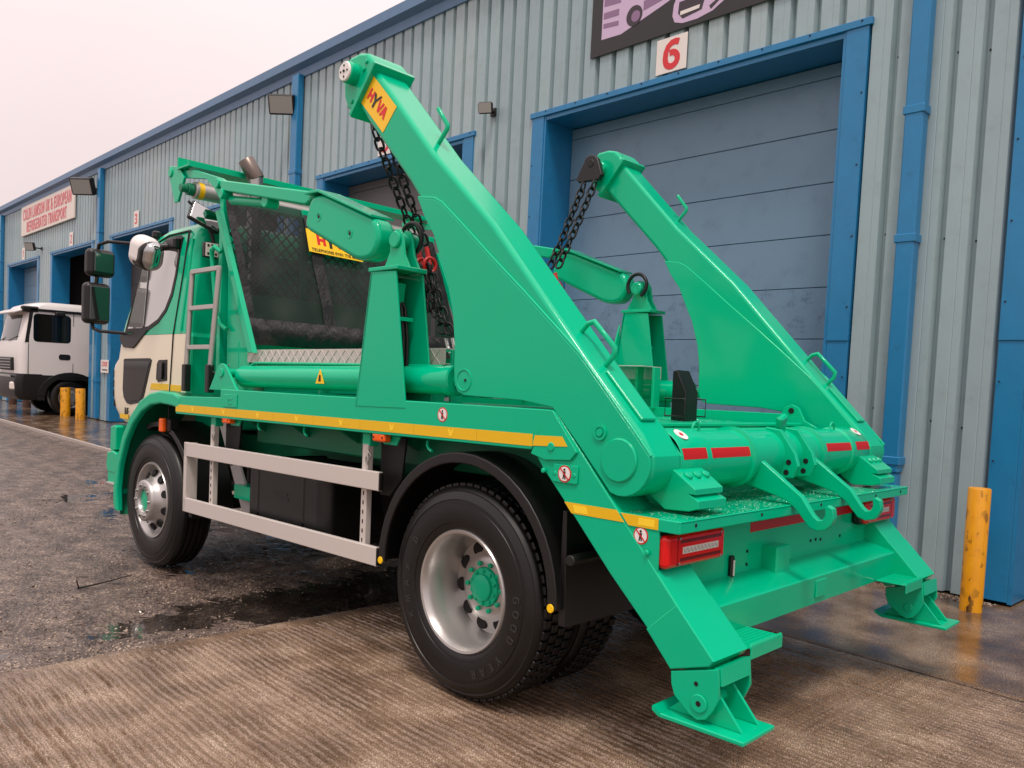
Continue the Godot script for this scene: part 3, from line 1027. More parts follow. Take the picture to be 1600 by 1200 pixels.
func warning_badge(parent, z, y, r, x := -1.2215):
	var g := Node3D.new()
	g.name = "warning_sticker"
	parent.add_child(g, true)
	var mb := MB.new()
	mb.prism(circle(z, y, r), x, x - 0.0015, SIDE)
	part(g, "red_ring", mb, M.sticker_red)
	mb = MB.new()
	mb.prism(circle(z, y, r * 0.84), x - 0.001, x - 0.0025, SIDE)
	part(g, "white_field", mb, M.sticker_white)
	mb = MB.new()
	mb.prism(circle(z, y + r * 0.5, r * 0.15, 10), x - 0.002, x - 0.0035, SIDE)
	mb.prism(V2([z - r * 0.2, y + r * 0.3, z + r * 0.2, y + r * 0.3, z + r * 0.16, y - r * 0.1, z + r * 0.2, y - r * 0.62, z + r * 0.04, y - r * 0.62, z, y - r * 0.15, z - r * 0.1, y - r * 0.62, z - r * 0.26, y - r * 0.62, z - r * 0.16, y - r * 0.1]), x - 0.002, x - 0.0035, SIDE)
	part(g, "figure", mb, M.logo_black)
	mb = MB.new()
	mb.prism(V2([z - r * 0.66, y + r * 0.58, z - r * 0.56, y + r * 0.68, z + r * 0.66, y - r * 0.56, z + r * 0.56, y - r * 0.66]), x - 0.003, x - 0.0045, SIDE)
	part(g, "red_bar", mb, M.sticker_red)
func brand_board(parent, xf: Transform3D, w: float, h: float, ts: float, extra := ""):
	var g := Node3D.new()
	g.name = "maker_sticker"
	parent.add_child(g, true)
	g.transform = xf
	var mb := MB.new()
	mb.box(Vector3(0, 0, 0.001), Vector3(w, h, 0.002))
	part(g, "yellow_field", mb, M.logo_yellow)
	var y0 := 0.0 if extra == "" else h * 0.10
	var h2 := ts * 0.62
	block_text(g, "letter", "H", h2, 0.0015, M.logo_red, Vector3(-1.34 * h2, y0, 0.0022))
	block_text(g, "letter", "V", h2, 0.0015, M.logo_red, Vector3(0.46 * h2, y0, 0.0022))
	block_text(g, "letter", "A", h2, 0.0015, M.logo_red, Vector3(1.26 * h2, y0, 0.0022))
	block_text(g, "letter", "Y", h2, 0.0015, M.logo_black, Vector3(-0.44 * h2, y0, 0.0032))
	if extra: text(g, "small_print", extra, ts * 0.24, 0.002, M.logo_black, Transform3D(Basis(), Vector3(0, -h * 0.38, 0.003)), true)

func lift_arm(lorry, sd: float):
	var xo := 1.21 * sd
	var xi := 0.995 * sd
	var a := Node3D.new()
	a.name = "lifting_arm"
	lorry.add_child(a, true)
	var eye := []
	for i in 9:
		var t := lerpf(0.25, -PI * 0.62, i / 8.0)
		eye.append(Vector2(0.957 + 0.137 * cos(t), 1.239 + 0.137 * sin(t)))
	# box beam
	var beam := V2([-0.80, 3.20, -0.294, 2.676, 0.158, 2.274, 0.744, 1.652, 1.033, 1.356])
	beam.append_array(eye)
	beam.append_array(V2([0.738, 1.288, 0.581, 1.441, 0.42, 1.51, 0.05, 1.98, -0.379, 2.449, -0.461, 2.544, -0.945, 3.03]))
	var mb := MB.new()
	mb.prism(beam, xo, xi, SIDE, 0.026, 3, 0.9)
	part(a, "beam", mb, M.green)
	# gusset plates on both sides
	var plate := V2([-0.379, 2.452, -0.255, 2.432, -0.20, 2.405, -0.049, 2.286, 0.153, 2.12, 0.368, 1.95, 0.557, 1.795, 0.713, 1.665, 0.83, 1.545, 1.02, 1.345])
	for q in eye: plate.append(Vector2(0.957, 1.239) + (q - Vector2(0.957, 1.239)) * 0.985)
	plate.append_array(V2([0.738, 1.288, 0.581, 1.441, 0.40, 1.464, 0.077, 1.472, 0.02, 1.474, -0.022, 1.488, -0.045, 1.52, -0.055, 1.588, -0.060, 1.726, -0.081, 1.864, -0.132, 2.023, -0.195, 2.149, -0.245, 2.256, -0.319, 2.349]))
	for s in [[xo - sd * 0.006, xo + sd * 0.012], [xi - sd * 0.012, xi + sd * 0.006]]:
		mb = MB.new()
		mb.prism(plate, s[0], s[1], SIDE, 0.005, 2, 0.9)
		part(a, "gusset_plate", mb, M.green)
	# weld bead round the outer gusset
	var bead := []
	for i in 11: bead.append(Vector3(xo + sd * 0.004, plate[i].y + 0.003, plate[i].x + 0.002))
	mb = MB.new()
	mb.tube(bead, 0.0075, 8)
	part(a, "weld_bead", mb, M.green)
	# wear strip on the rear face near the pivot
	var dir := Vector3(0, -0.715, 0.70)
	mb = MB.new()
	var bs := Basis(Vector3(1, 0, 0), Vector3(0, 0.70, 0.715), dir)
	mb.box(Vector3(sd * 1.10, 1.506, 0.897), Vector3(0.10, 0.016, 0.27), 0.004, bs)
	part(a, "cover_strip", mb, M.green)
	# head
	mb = MB.new()
	mb.prism(V2([-0.955, 2.985, -0.765, 3.195, -0.80, 3.245, -0.845, 3.285, -0.907, 3.302, -1.0, 3.297, -1.045, 3.262, -1.06, 3.20, -1.05, 3.09, -1.02, 3.03]), xo + sd * 0.02, xi - sd * 0.02, SIDE, 0.022, 3, 0.93)
	part(a, "arm_head", mb, M.green)
	mb = MB.new()
	mb.prism(V2([-0.965, 2.965, -0.75, 3.205, -0.772, 3.225, -0.985, 2.985]), xo + sd * 0.03, xi - sd * 0.03, SIDE, 0.006, 1)
	part(a, "head_collar", mb, M.green)
	mb = MB.new()
	for q in [[-0.86, 3.20], [-0.965, 3.05], [-0.84, 3.235]]:
		mb.cyl(Vector3(xo + sd * 0.015, q[1], q[0]), Vector3(xo + sd * 0.03, q[1], q[0]), 0.012, 8, 0.003)
	part(a, "head_bolts", mb, M.green)
	mb = MB.new()
	mb.cyl(Vector3(xo, 3.193, -0.955), Vector3(xo + sd * 0.075, 3.193, -0.955), 0.058, 28, 0.006)
	mb.cyl(Vector3(xi, 3.17, -0.96), Vector3(xi - sd * 0.06, 3.17, -0.96), 0.05, 24, 0.006)
	var boss := part(a, "pin_boss", mb, M.green)
	mb = MB.new()
	mb.cyl(Vector3(xo + sd * 0.07, 3.193, -0.955), Vector3(xo + sd * 0.085, 3.193, -0.955), 0.052, 28, 0.004)
	part(boss, "pin_cap", mb, M.sticker_white)
	mb = MB.new()
	for k in 4:
		var t := TAU * k / 4.0
		mb.cyl(Vector3(xo + sd * 0.083, 3.193 + 0.03 * cos(t), -0.955 + 0.03 * sin(t)), Vector3(xo + sd * 0.089, 3.193 + 0.03 * cos(t), -0.955 + 0.03 * sin(t)), 0.006, 6, 0.001)
	mb.cyl(Vector3(xo + sd * 0.083, 3.193, -0.955), Vector3(xo + sd * 0.091, 3.193, -0.955), 0.008, 8, 0.001)
	part(boss, "cap_screws", mb, M.dark_metal)
	# grab handles on the rear face
	var nrm := Vector3(0, 0.70, 0.715)
	for q in [[Vector2(-0.40, 2.80), 0.16, 0.75], [Vector2(0.70, 1.70), 0.20, 0.75]]:
		var c := Vector3(sd * (1.21 - 0.10), q[0].y, q[0].x)
		var u := Vector3(0, -0.70, 0.715)
		var L: float = q[1]
		var path := [c - u * L * 0.5 - nrm * 0.02, c - u * L * 0.5 + nrm * 0.05, c - u * (L * 0.5 - 0.02) + nrm * 0.08, c + u * (L * 0.5 - 0.02) + nrm * 0.08, c + u * L * 0.5 + nrm * 0.05, c + u * L * 0.5 - nrm * 0.02]
		if q[0].x < 0: path = [c + u * L * 0.4 - nrm * 0.02, c + u * L * 0.4 + nrm * 0.075, c + u * (L * 0.4 - 0.012) + nrm * 0.09, c - u * L * 0.45 + nrm * 0.105]
		mb = MB.new()
		mb.tube(path, 0.0115, 10)
		part(a, "grab_handle", mb, M.green)
	# pivot discs and pins
	mb = MB.new()
	mb.cyl(Vector3(xo + sd * 0.008, 1.248, 0.945), Vector3(xo + sd * 0.022, 1.248, 0.945), 0.088, 40, 0.006)
	part(a, "pivot_cover", mb, M.green)
	mb = MB.new()
	mb.lathe(Vector3(xo + sd * 0.010, 1.352, 0.845), Vector3(sd, 0, 0), [Vector2(0.032, 0), Vector2(0.032, 0.010), Vector2(0.022, 0.010), Vector2(0.020, 0.004), Vector2(0.017, 0.004), Vector2(0.015, 0.013), Vector2(0, 0.013)], 24, 0.9)
	mb.lathe(Vector3(xo + sd * 0.010, 1.546, 0.02), Vector3(sd, 0, 0), [Vector2(0.054, 0), Vector2(0.052, 0.006), Vector2(0.048, 0.006), Vector2(0.046, 0.002), Vector2(0, 0.003)], 32, 0.9)
	part(a, "pivot_pins", mb, M.green)
	mb = MB.new()
	mb.cyl(Vector3(xo + sd * 0.012, 1.546, 0.03), Vector3(xo + sd * 0.017, 1.546, 0.03), 0.007, 8, 0.001)
	part(a, "grease_nipple", mb, M.dark_metal)
	if sd < 0:
		brand_board(a, Transform3D(Basis(Vector3(0, -0.70, 0.714), Vector3(0, 0.714, 0.70), Vector3(-1, 0, 0)), Vector3(-1.2105, 2.998, -0.752)), 0.30, 0.158, 0.10)
	return a

func tower(lorry, sd: float):
	var t := Node3D.new()
	t.name = "sheet_arm_post"
	lorry.add_child(t, true)
	var xo := 1.225 * sd
	var xi := 1.035 * sd
	var mb := MB.new()
	mb.prism(V2([-0.848, 1.385, -0.41, 1.392, -0.53, 2.10, -0.745, 2.11]), xo, xo - sd * 0.012, SIDE, 0.004, 2)
	mb.prism(V2([-0.848, 1.385, -0.41, 1.392, -0.53, 2.10, -0.745, 2.11]), xi, xi + sd * 0.012, SIDE, 0.004, 2)
	mb.prism(V2([-0.845, 1.39, -0.83, 1.39, -0.73, 2.10, -0.745, 2.10]), xo, xi, SIDE)
	part(t, "post_plates", mb, M.green)
	mb = MB.new()
	mb.prism(V2([-0.70, 1.40, -0.68, 1.40, -0.60, 2.05, -0.62, 2.05]), sd * 1.16, sd * 1.10, SIDE)
	mb.box(Vector3(sd * 1.12, 1.86, -0.58), Vector3(0.10, 0.02, 0.03))
	part(t, "inner_web", mb, M.green)
	mb = MB.new()
	mb.box(Vector3(sd * 1.13, 2.118, -0.635), Vector3(0.205, 0.022, 0.25), 0.004)
	part(t, "top_plate", mb, M.green)
	# hose bundle running up inside
	for k in 3:
		mb = MB.new()
		var x0: float = sd * (1.15 - 0.025 * k)
		mb.tube([Vector3(x0, 1.42, -0.57), Vector3(x0, 1.75, -0.57), Vector3(x0, 1.92, -0.60), Vector3(x0 + sd * 0.03, 2.02, -0.66), Vector3(x0 + sd * 0.05, 2.08, -0.72)], 0.010, 8)
		part(t, "hose", mb, M.black_plastic)
	# pivot lug with cross shaft
	mb = MB.new()
	for x in [1.065, 1.13]:
		mb.prism(V2([-0.74, 2.128, -0.52, 2.128, -0.565, 2.20, -0.585, 2.30, -0.61, 2.335, -0.65, 2.34, -0.685, 2.31, -0.69, 2.22]), sd * x, sd * (x + 0.018), SIDE, 0.004, 1)
	mb.cyl(Vector3(sd * 1.02, 2.28, -0.635), Vector3(sd * 1.165, 2.28, -0.635), 0.045, 24, 0.006)
	part(t, "pivot_lug", mb, M.green)
	mb = MB.new()
	var ring := []
	for i in 17:
		var a := lerpf(-0.6, 4.2, i / 16.0)
		ring.append(Vector3(sd * (1.05 - 0.012 * i / 16.0), 2.30 + 0.085 * sin(a), -0.64 - 0.085 * cos(a)))
	mb.tube(ring, 0.013, 8)
	part(t, "hose_loop", mb, M.black_plastic)
	mb = MB.new()
	nut_ring(mb, Vector3(sd * 1.022, 2.28, -0.635), Vector3(-sd, 0, 0), 0.027, 8, 0.006, 0.006)
	part(t, "shaft_bolts", mb, M.green)
	mb = MB.new()
	mb.prism(V2([sd * 1.045, 2.02, sd * 1.045, 1.43, sd * 0.86, 1.43, sd * 0.86, 1.50]), -0.79, -0.775, BACK, 0.003, 1)
	part(t, "side_gusset", mb, M.green)

func sheet_arm(lorry, sd: float):
	var a := Node3D.new()
	a.name = "sheeting_arm"
	lorry.add_child(a, true)
	var mb := MB.new()
	mb.prism(V2([-3.46, 3.11, -3.46, 3.02, -3.20, 2.985, -2.90, 2.935, -2.78, 2.86, -2.70, 2.78, -2.60, 2.76, -2.55, 2.80, -2.57, 2.86, -2.66, 2.905, -3.05, 3.02, -3.35, 3.075]), sd * 1.135, sd * 1.11, SIDE, 0.005, 1)
	mb.prism(V2([-3.46, 3.11, -3.46, 3.02, -3.42, 2.95, -3.36, 2.82, -3.30, 2.82, -3.26, 2.88, -3.20, 2.985, -3.30, 3.08]), sd * 1.16, sd * 1.14, SIDE, 0.004, 1)
	part(a, "link_plate", mb, M.green)
	mb = MB.new()
	mb.prism(V2([-2.68, 2.895, -2.60, 2.805, -1.53, 2.575, -1.42, 2.61, -1.46, 2.645]), sd * 1.16, sd * 1.06, SIDE, 0.012, 2)
	part(a, "arm_box", mb, M.green)
	mb = MB.new()
	for q in [[-2.67, 2.865], [-2.60, 2.785], [-3.43, 3.055]]:
		mb.cyl(Vector3(sd * 1.17, q[1], q[0]), Vector3(sd * 1.09, q[1], q[0]), 0.035, 20, 0.004)
	part(a, "hinge_pins", mb, M.green)
	var ram := MB.new()
	ram.cyl(Vector3(sd * 1.10, 2.745, -2.56), Vector3(sd * 1.10, 2.66, -2.05), 0.03, 18)
	ram.cyl(Vector3(sd * 1.145, 2.665, -2.04), Vector3(sd * 1.055, 2.665, -2.04), 0.04, 18)
	part(a, "small_ram", ram, M.green)
	# big shield over the rotary drive
	var sh := [Vector2(-1.50, 2.47)]
	for q in [[-1.44, 2.60, 0.035], [-1.32, 2.605, 0.04], [-0.80, 2.40, 0.05], [-0.735, 2.31, 0.05], [-0.775, 2.215, 0.05], [-0.92, 2.19, 0.05], [-1.49, 2.405, 0.03]]: sh.append(Vector2(q[0], q[1]))
	mb = MB.new()
	mb.prism(rounded(V2([-1.50, 2.43, -1.43, 2.61, -1.30, 2.605, -0.765, 2.395, -0.735, 2.285, -0.80, 2.19, -0.93, 2.185]), 0.06), sd * 1.185, sd * 1.06, SIDE, 0.03, 4, 0.6)
	var cv := part(a, "drive_shield", mb, M.green)
	mb = MB.new()
	mb.prism(V2([-1.47, 2.635, -1.33, 2.632, -0.80, 2.425, -0.80, 2.412, -1.33, 2.615, -1.47, 2.62]), sd * 1.20, sd * 1.04, SIDE, 0.003, 1)
	part(cv, "top_flange", mb, M.green)
	for q in [[-1.33, 2.475], [-1.01, 2.345]]:
		mb = MB.new()
		mb.lathe(Vector3(sd * 1.1845, q[1], q[0]), Vector3(sd, 0, 0), [Vector2(0.026, -0.002), Vector2(0.026, 0.003), Vector2(0.020, 0.003), Vector2(0.018, -0.001), Vector2(0.0, -0.001)], 20, 0.9)
		var wsh := part(cv, "bolt_recess", mb, M.green)
		mb = MB.new()
		mb.cyl(Vector3(sd * 1.182, q[1], q[0]), Vector3(sd * 1.1865, q[1], q[0]), 0.012, 10, 0.001)
		part(wsh, "bolt", mb, M.dark_metal)

func leg(lorry, sd: float):
	var g := Node3D.new()
	g.name = "stabiliser_leg"
	lorry.add_child(g, true)
	var xo := 1.222 * sd
	var xi := 0.975 * sd
	var mb := MB.new()
	mb.prism(V2([0.575, 1.432, 0.60, 1.425, 0.927, 1.073, 1.147, 0.833, 1.245, 0.727, 1.118, 0.608, 0.924, 0.789, 0.704, 1.015, 0.536, 1.182, 0.475, 1.26]), xo, xi, SIDE, 0.008, 2, 0.97)
	part(g, "leg_housing", mb, M.green)
	mb = MB.new()
	mb.prism(V2([1.111, 0.611, 1.241, 0.734, 1.410, 0.560, 1.39, 0.535, 1.228, 0.484]), xo + sd * 0.004, xi - sd * 0.004, SIDE, 0.006, 2, 0.97)
	part(g, "leg_end", mb, M.green)
	# reflective tape on the leg
	mb = MB.new()
	mb.prism(V2([0.672, 1.050, 0.945, 1.050, 0.984, 1.006, 0.714, 1.006]), xo + sd * 0.0005, xo + sd * 0.002, SIDE)
	var tp := part(g, "yellow_tape", mb, M.yellow_tape)
	mb = MB.new()
	mb.prism(V2([0.72, 1.042, 0.79, 1.042, 0.80, 1.012, 0.73, 1.012]), xo + sd * 0.0015, xo + sd * 0.0028, SIDE)
	part(tp, "tape_mark", mb, M.yellow_tape_mark)
	# small cover plate with the warning sign
	mb = MB.new()
	mb.prism(rrect(0.607, 1.128, 0.742, 1.205, 0.006, 2), xo, xo + sd * 0.009, SIDE, 0.003, 1)
	part(g, "cover_plate", mb, M.green)
	mb = MB.new()
	for q in [[0.62, 1.165], [0.725, 1.165], [0.595, 1.275], [1.10, 0.905], [0.555, 1.17]]:
		mb.cyl(Vector3(xo, q[1], q[0]), Vector3(xo + sd * (0.018 if q[0] < 0.6 else 0.012), q[1], q[0]), 0.02 if q[0] == 0.595 else 0.011, 12, 0.004)
	part(g, "bolt_heads", mb, M.green)
	if sd < 0: warning_badge(g, 0.674, 1.167, 0.036, -1.2315)
	# foot
	var f := Node3D.new()
	f.name = "stabiliser_foot"
	lorry.add_child(f, true)
	var br := V2([1.228, 0.478, 1.424, 0.535, 1.435, 0.43, 1.412, 0.375, 1.385, 0.338, 1.35, 0.326, 1.315, 0.338, 1.247, 0.392, 1.232, 0.43])
	for s in [[xo, xo - sd * 0.016], [xi, xi + sd * 0.016]]:
		mb = MB.new()
		mb.prism(br, s[0], s[1], SIDE, 0.004, 1)
		part(f, "side_bracket", mb, M.green)
	mb = MB.new()
	mb.prism(V2([1.40, 0.53, 1.428, 0.538, 1.436, 0.47, 1.41, 0.468]), xo - sd * 0.017, xi + sd * 0.017, SIDE, 0.003, 1)
	part(f, "bracket_web", mb, M.green)
	mb = MB.new()
	mb.box(Vector3(sd * 1.10, 0.505, 1.315), Vector3(0.17, 0.10, 0.10), 0.006)
	part(f, "inner_leg", mb, M.green)
	mb = MB.new()
	mb.cyl(Vector3(xo + sd * 0.006, 0.392, 1.357), Vector3(xi - sd * 0.006, 0.392, 1.357), 0.024, 20, 0.003)
	mb.cyl(Vector3(xo + sd * 0.001, 0.392, 1.357), Vector3(xo + sd * 0.008, 0.392, 1.357), 0.034, 24, 0.003)
	var pin := part(f, "pin", mb, M.green)
	mb = MB.new()
	mb.cyl(Vector3(xo + sd * 0.004, 0.392, 1.357), Vector3(xo + sd * 0.009, 0.392, 1.357), 0.011, 12, 0.001)
	mb.cyl(Vector3(xo - sd * 0.002, 0.46, 1.34), Vector3(xo + sd * 0.002, 0.46, 1.34), 0.009, 12, 0.001)
	part(pin, "pin_hole", mb, M.hole)
	mb = MB.new()
	mb.box(Vector3(sd * 1.125, 0.3055, 1.375), Vector3(0.235, 0.018, 0.35), 0.004)
	mb.prism(V2([sd * 1.0085, 0.2965, sd * 1.2415, 0.2965, sd * 1.2415, 0.3145, sd * 1.0085, 0.3145]), 1.165, 1.203, func(p: Vector2, t: float) -> Vector3: return Vector3(p.x, p.y + (1.203 - t) * 0.55, t), 0.003, 1)
	part(f, "pad", mb, M.green)
	for x in [1.045, 1.165]:
		mb = MB.new()
		mb.prism(V2([1.20, 0.315, 1.51, 0.315, 1.40, 0.44, 1.34, 0.44]), sd * x, sd * (x + 0.014), SIDE, 0.002, 1)
		part(f, "pad_gusset", mb, M.green)

func side_rail(lorry, sd: float):
	var g := Node3D.new()
	g.name = "body_side_rail"
	lorry.add_child(g, true)
	var xo := 1.222 * sd
	var mb := MB.new()
	mb.prism(V2([-3.10, 1.232, 0.468, 1.252, 0.475, 1.262, 0.578, 1.432, -2.41, 1.434, -2.415, 1.378, -3.10, 1.362]), xo, sd * 1.0, SIDE, 0.006, 2, 0.97)
	part(g, "rail", mb, M.green)
	# tape in lengths, each with its printed marks
	var z := -3.097
	while z < 0.46:
		var e: float = min(z + 0.46, 0.478)
		mb = MB.new()
		var ya := lerpf(1.249, 1.268, (z + 3.1) / 3.6)
		var yb := lerpf(1.249, 1.268, (e + 3.1) / 3.6)
		mb.prism(V2([z, ya, e - 0.002, yb, e - 0.002, yb + 0.053, z, ya + 0.053]), xo + sd * 0.0005, xo + sd * 0.002, SIDE)
		var tp := part(g, "yellow_tape", mb, M.yellow_tape)
		mb = MB.new()
		mb.prism(V2([z + 0.27, ya + 0.012, z + 0.285, ya + 0.012, z + 0.30, ya + 0.046, z + 0.29, ya + 0.046, z + 0.278, ya + 0.03, z + 0.267, ya + 0.046, z + 0.257, ya + 0.046]), xo + sd * 0.0015, xo + sd * 0.0028, SIDE)
		if e - z > 0.4: part(tp, "tape_mark", mb, M.yellow_tape_mark)
		z = e
	# last length, past the sloped joint
	mb = MB.new()
	mb.prism(V2([0.488, 1.272, 0.50, 1.318, 0.655, 1.322, 0.685, 1.282]), xo + sd * 0.0125, xo + sd * 0.0142, SIDE)
	part(g, "yellow_tape", mb, M.yellow_tape)
	# gusset that ties the rail to the leg
	mb = MB.new()
	mb.prism(V2([0.475, 1.236, 0.57, 1.430, 0.592, 1.430, 0.735, 1.262, 0.70, 1.225, 0.56, 1.215]), xo - sd * 0.004, xo + sd * 0.012, SIDE, 0.004, 1)
	part(g, "gusset", mb, M.green)
	mb = MB.new()
	mb.prism(V2([-2.355, 1.315, -2.17, 1.318, -2.17, 1.402, -2.355, 1.40]), xo, xo + sd * 0.006, SIDE, 0.003, 1)
	part(g, "number_plate_pad", mb, M.green)
	mb = MB.new()
	mb.box(Vector3(xo + sd * 0.007, 1.372, -2.26), Vector3(0.004, 0.008, 0.07)); mb.box(Vector3(xo + sd * 0.007, 1.342, -2.26), Vector3(0.004, 0.008, 0.05)); mb.box(Vector3(xo + sd * 0.007, 1.357, -2.285), Vector3(0.004, 0.03, 0.008))
	part(g, "embossed_mark", mb, M.green)
	if sd < 0: warning_badge(g, -0.124, 1.375, 0.036)
	# lift cylinder with its front bracket
	var c := Node3D.new()
	c.name = "lift_cylinder"
	lorry.add_child(c, true)
	mb = MB.new()
	var p0 := Vector3(sd * 1.09, 1.525, -2.36)
	var p1 := Vector3(sd * 1.09, 1.545, -0.17)
	mb.lathe(p0, p1 - p0, [Vector2(0, 0), Vector2(0.05, 0), Vector2(0.073, 0.03), Vector2(0.073, 2.13), Vector2(0.079, 2.135), Vector2(0.079, 2.185), Vector2(0.07, 2.192), Vector2(0.0, 2.192)], 36, 0.85)
	part(c, "barrel", mb, M.green)
	mb = MB.new()
	mb.cyl(p1, Vector3(sd * 1.09, 1.546, 0.02), 0.035, 20)
	part(c, "rod", mb, M.green)
	mb = MB.new()
	mb.tube([Vector3(sd * 1.09, 1.60, -2.25), Vector3(sd * 1.09, 1.62, -2.2), Vector3(sd * 1.08, 1.618, -1.0), Vector3(sd * 1.08, 1.615, -0.3)], 0.008, 8)
	part(c, "oil_pipe", mb, M.green)
	mb = MB.new()
	for x in [1.185, 0.985]:
		mb.prism(V2([-2.62, 1.425, -2.20, 1.425, -2.25, 1.455, -2.375, 1.58, -2.41, 1.605, -2.46, 1.61, -2.495, 1.59]), sd * x, sd * (x + 0.018), SIDE, 0.004, 2)
	mb.cyl(Vector3(sd * 1.212, 1.545, -2.44), Vector3(sd * 0.98, 1.545, -2.44), 0.03, 18, 0.003)
	part(c, "front_bracket", mb, M.green)
	if sd < 0:
		mb = MB.new()
		mb.prism(V2([-1.335, 1.50, -1.245, 1.50, -1.29, 1.585]), -1.1645, -1.168, SIDE)
		part(c, "warning_triangle", mb, M.logo_yellow)
		mb = MB.new()
		mb.prism(V2([-1.305, 1.512, -1.278, 1.512, -1.282, 1.55, -1.298, 1.55]), -1.167, -1.169, SIDE)
		part(c, "triangle_mark", mb, M.logo_black)
	# chequer-plate walkway over the cylinder
	var wk := Node3D.new()
	wk.name = "walkway"
	lorry.add_child(wk, true)
	for seg in [[-2.46, -0.84], [-0.80, -0.37]]:
		mb = MB.new()
		mb.box(Vector3(sd * 1.002, 1.67, (seg[0] + seg[1]) / 2), Vector3(0.006, 0.088, seg[1] - seg[0]), 0.001)
		mb.box(Vector3(sd * 0.89, 1.711, (seg[0] + seg[1]) / 2), Vector3(0.218, 0.006, seg[1] - seg[0]), 0.001)
		var pl := part(wk, "walkway_plate", mb, M.tread)
		mb = MB.new()
		var q: float = seg[0] + 0.022
		var col := 0
		while q < seg[1] - 0.02:
			for r in 2:
				for k in 4:
					var an := 0.785 * (1 if (col + r) % 2 else -1)
					var off := (k - 1.5) * 0.0098
					mb.box(Vector3(sd * 1.0058, 1.648 + r * 0.042 + off * 0.7, q - off * 0.7 * signf(an) * -1.0), Vector3(0.0036, 0.036 - absf(k - 1.5) * 0.008, 0.0045), 0.001, Basis(Vector3(1, 0, 0), an))
			q += 0.044
			col += 1
		stuff_part(pl, "raised_bars", mb, M.tread)
	for z2 in [-2.40, -1.6, -1.05, -0.5, -0.36]:
		mb = MB.new()
		mb.box(Vector3(sd * 0.93, 1.565, z2), Vector3(0.08, 0.285, 0.02), 0.003)
		part(wk, "support", mb, M.green)
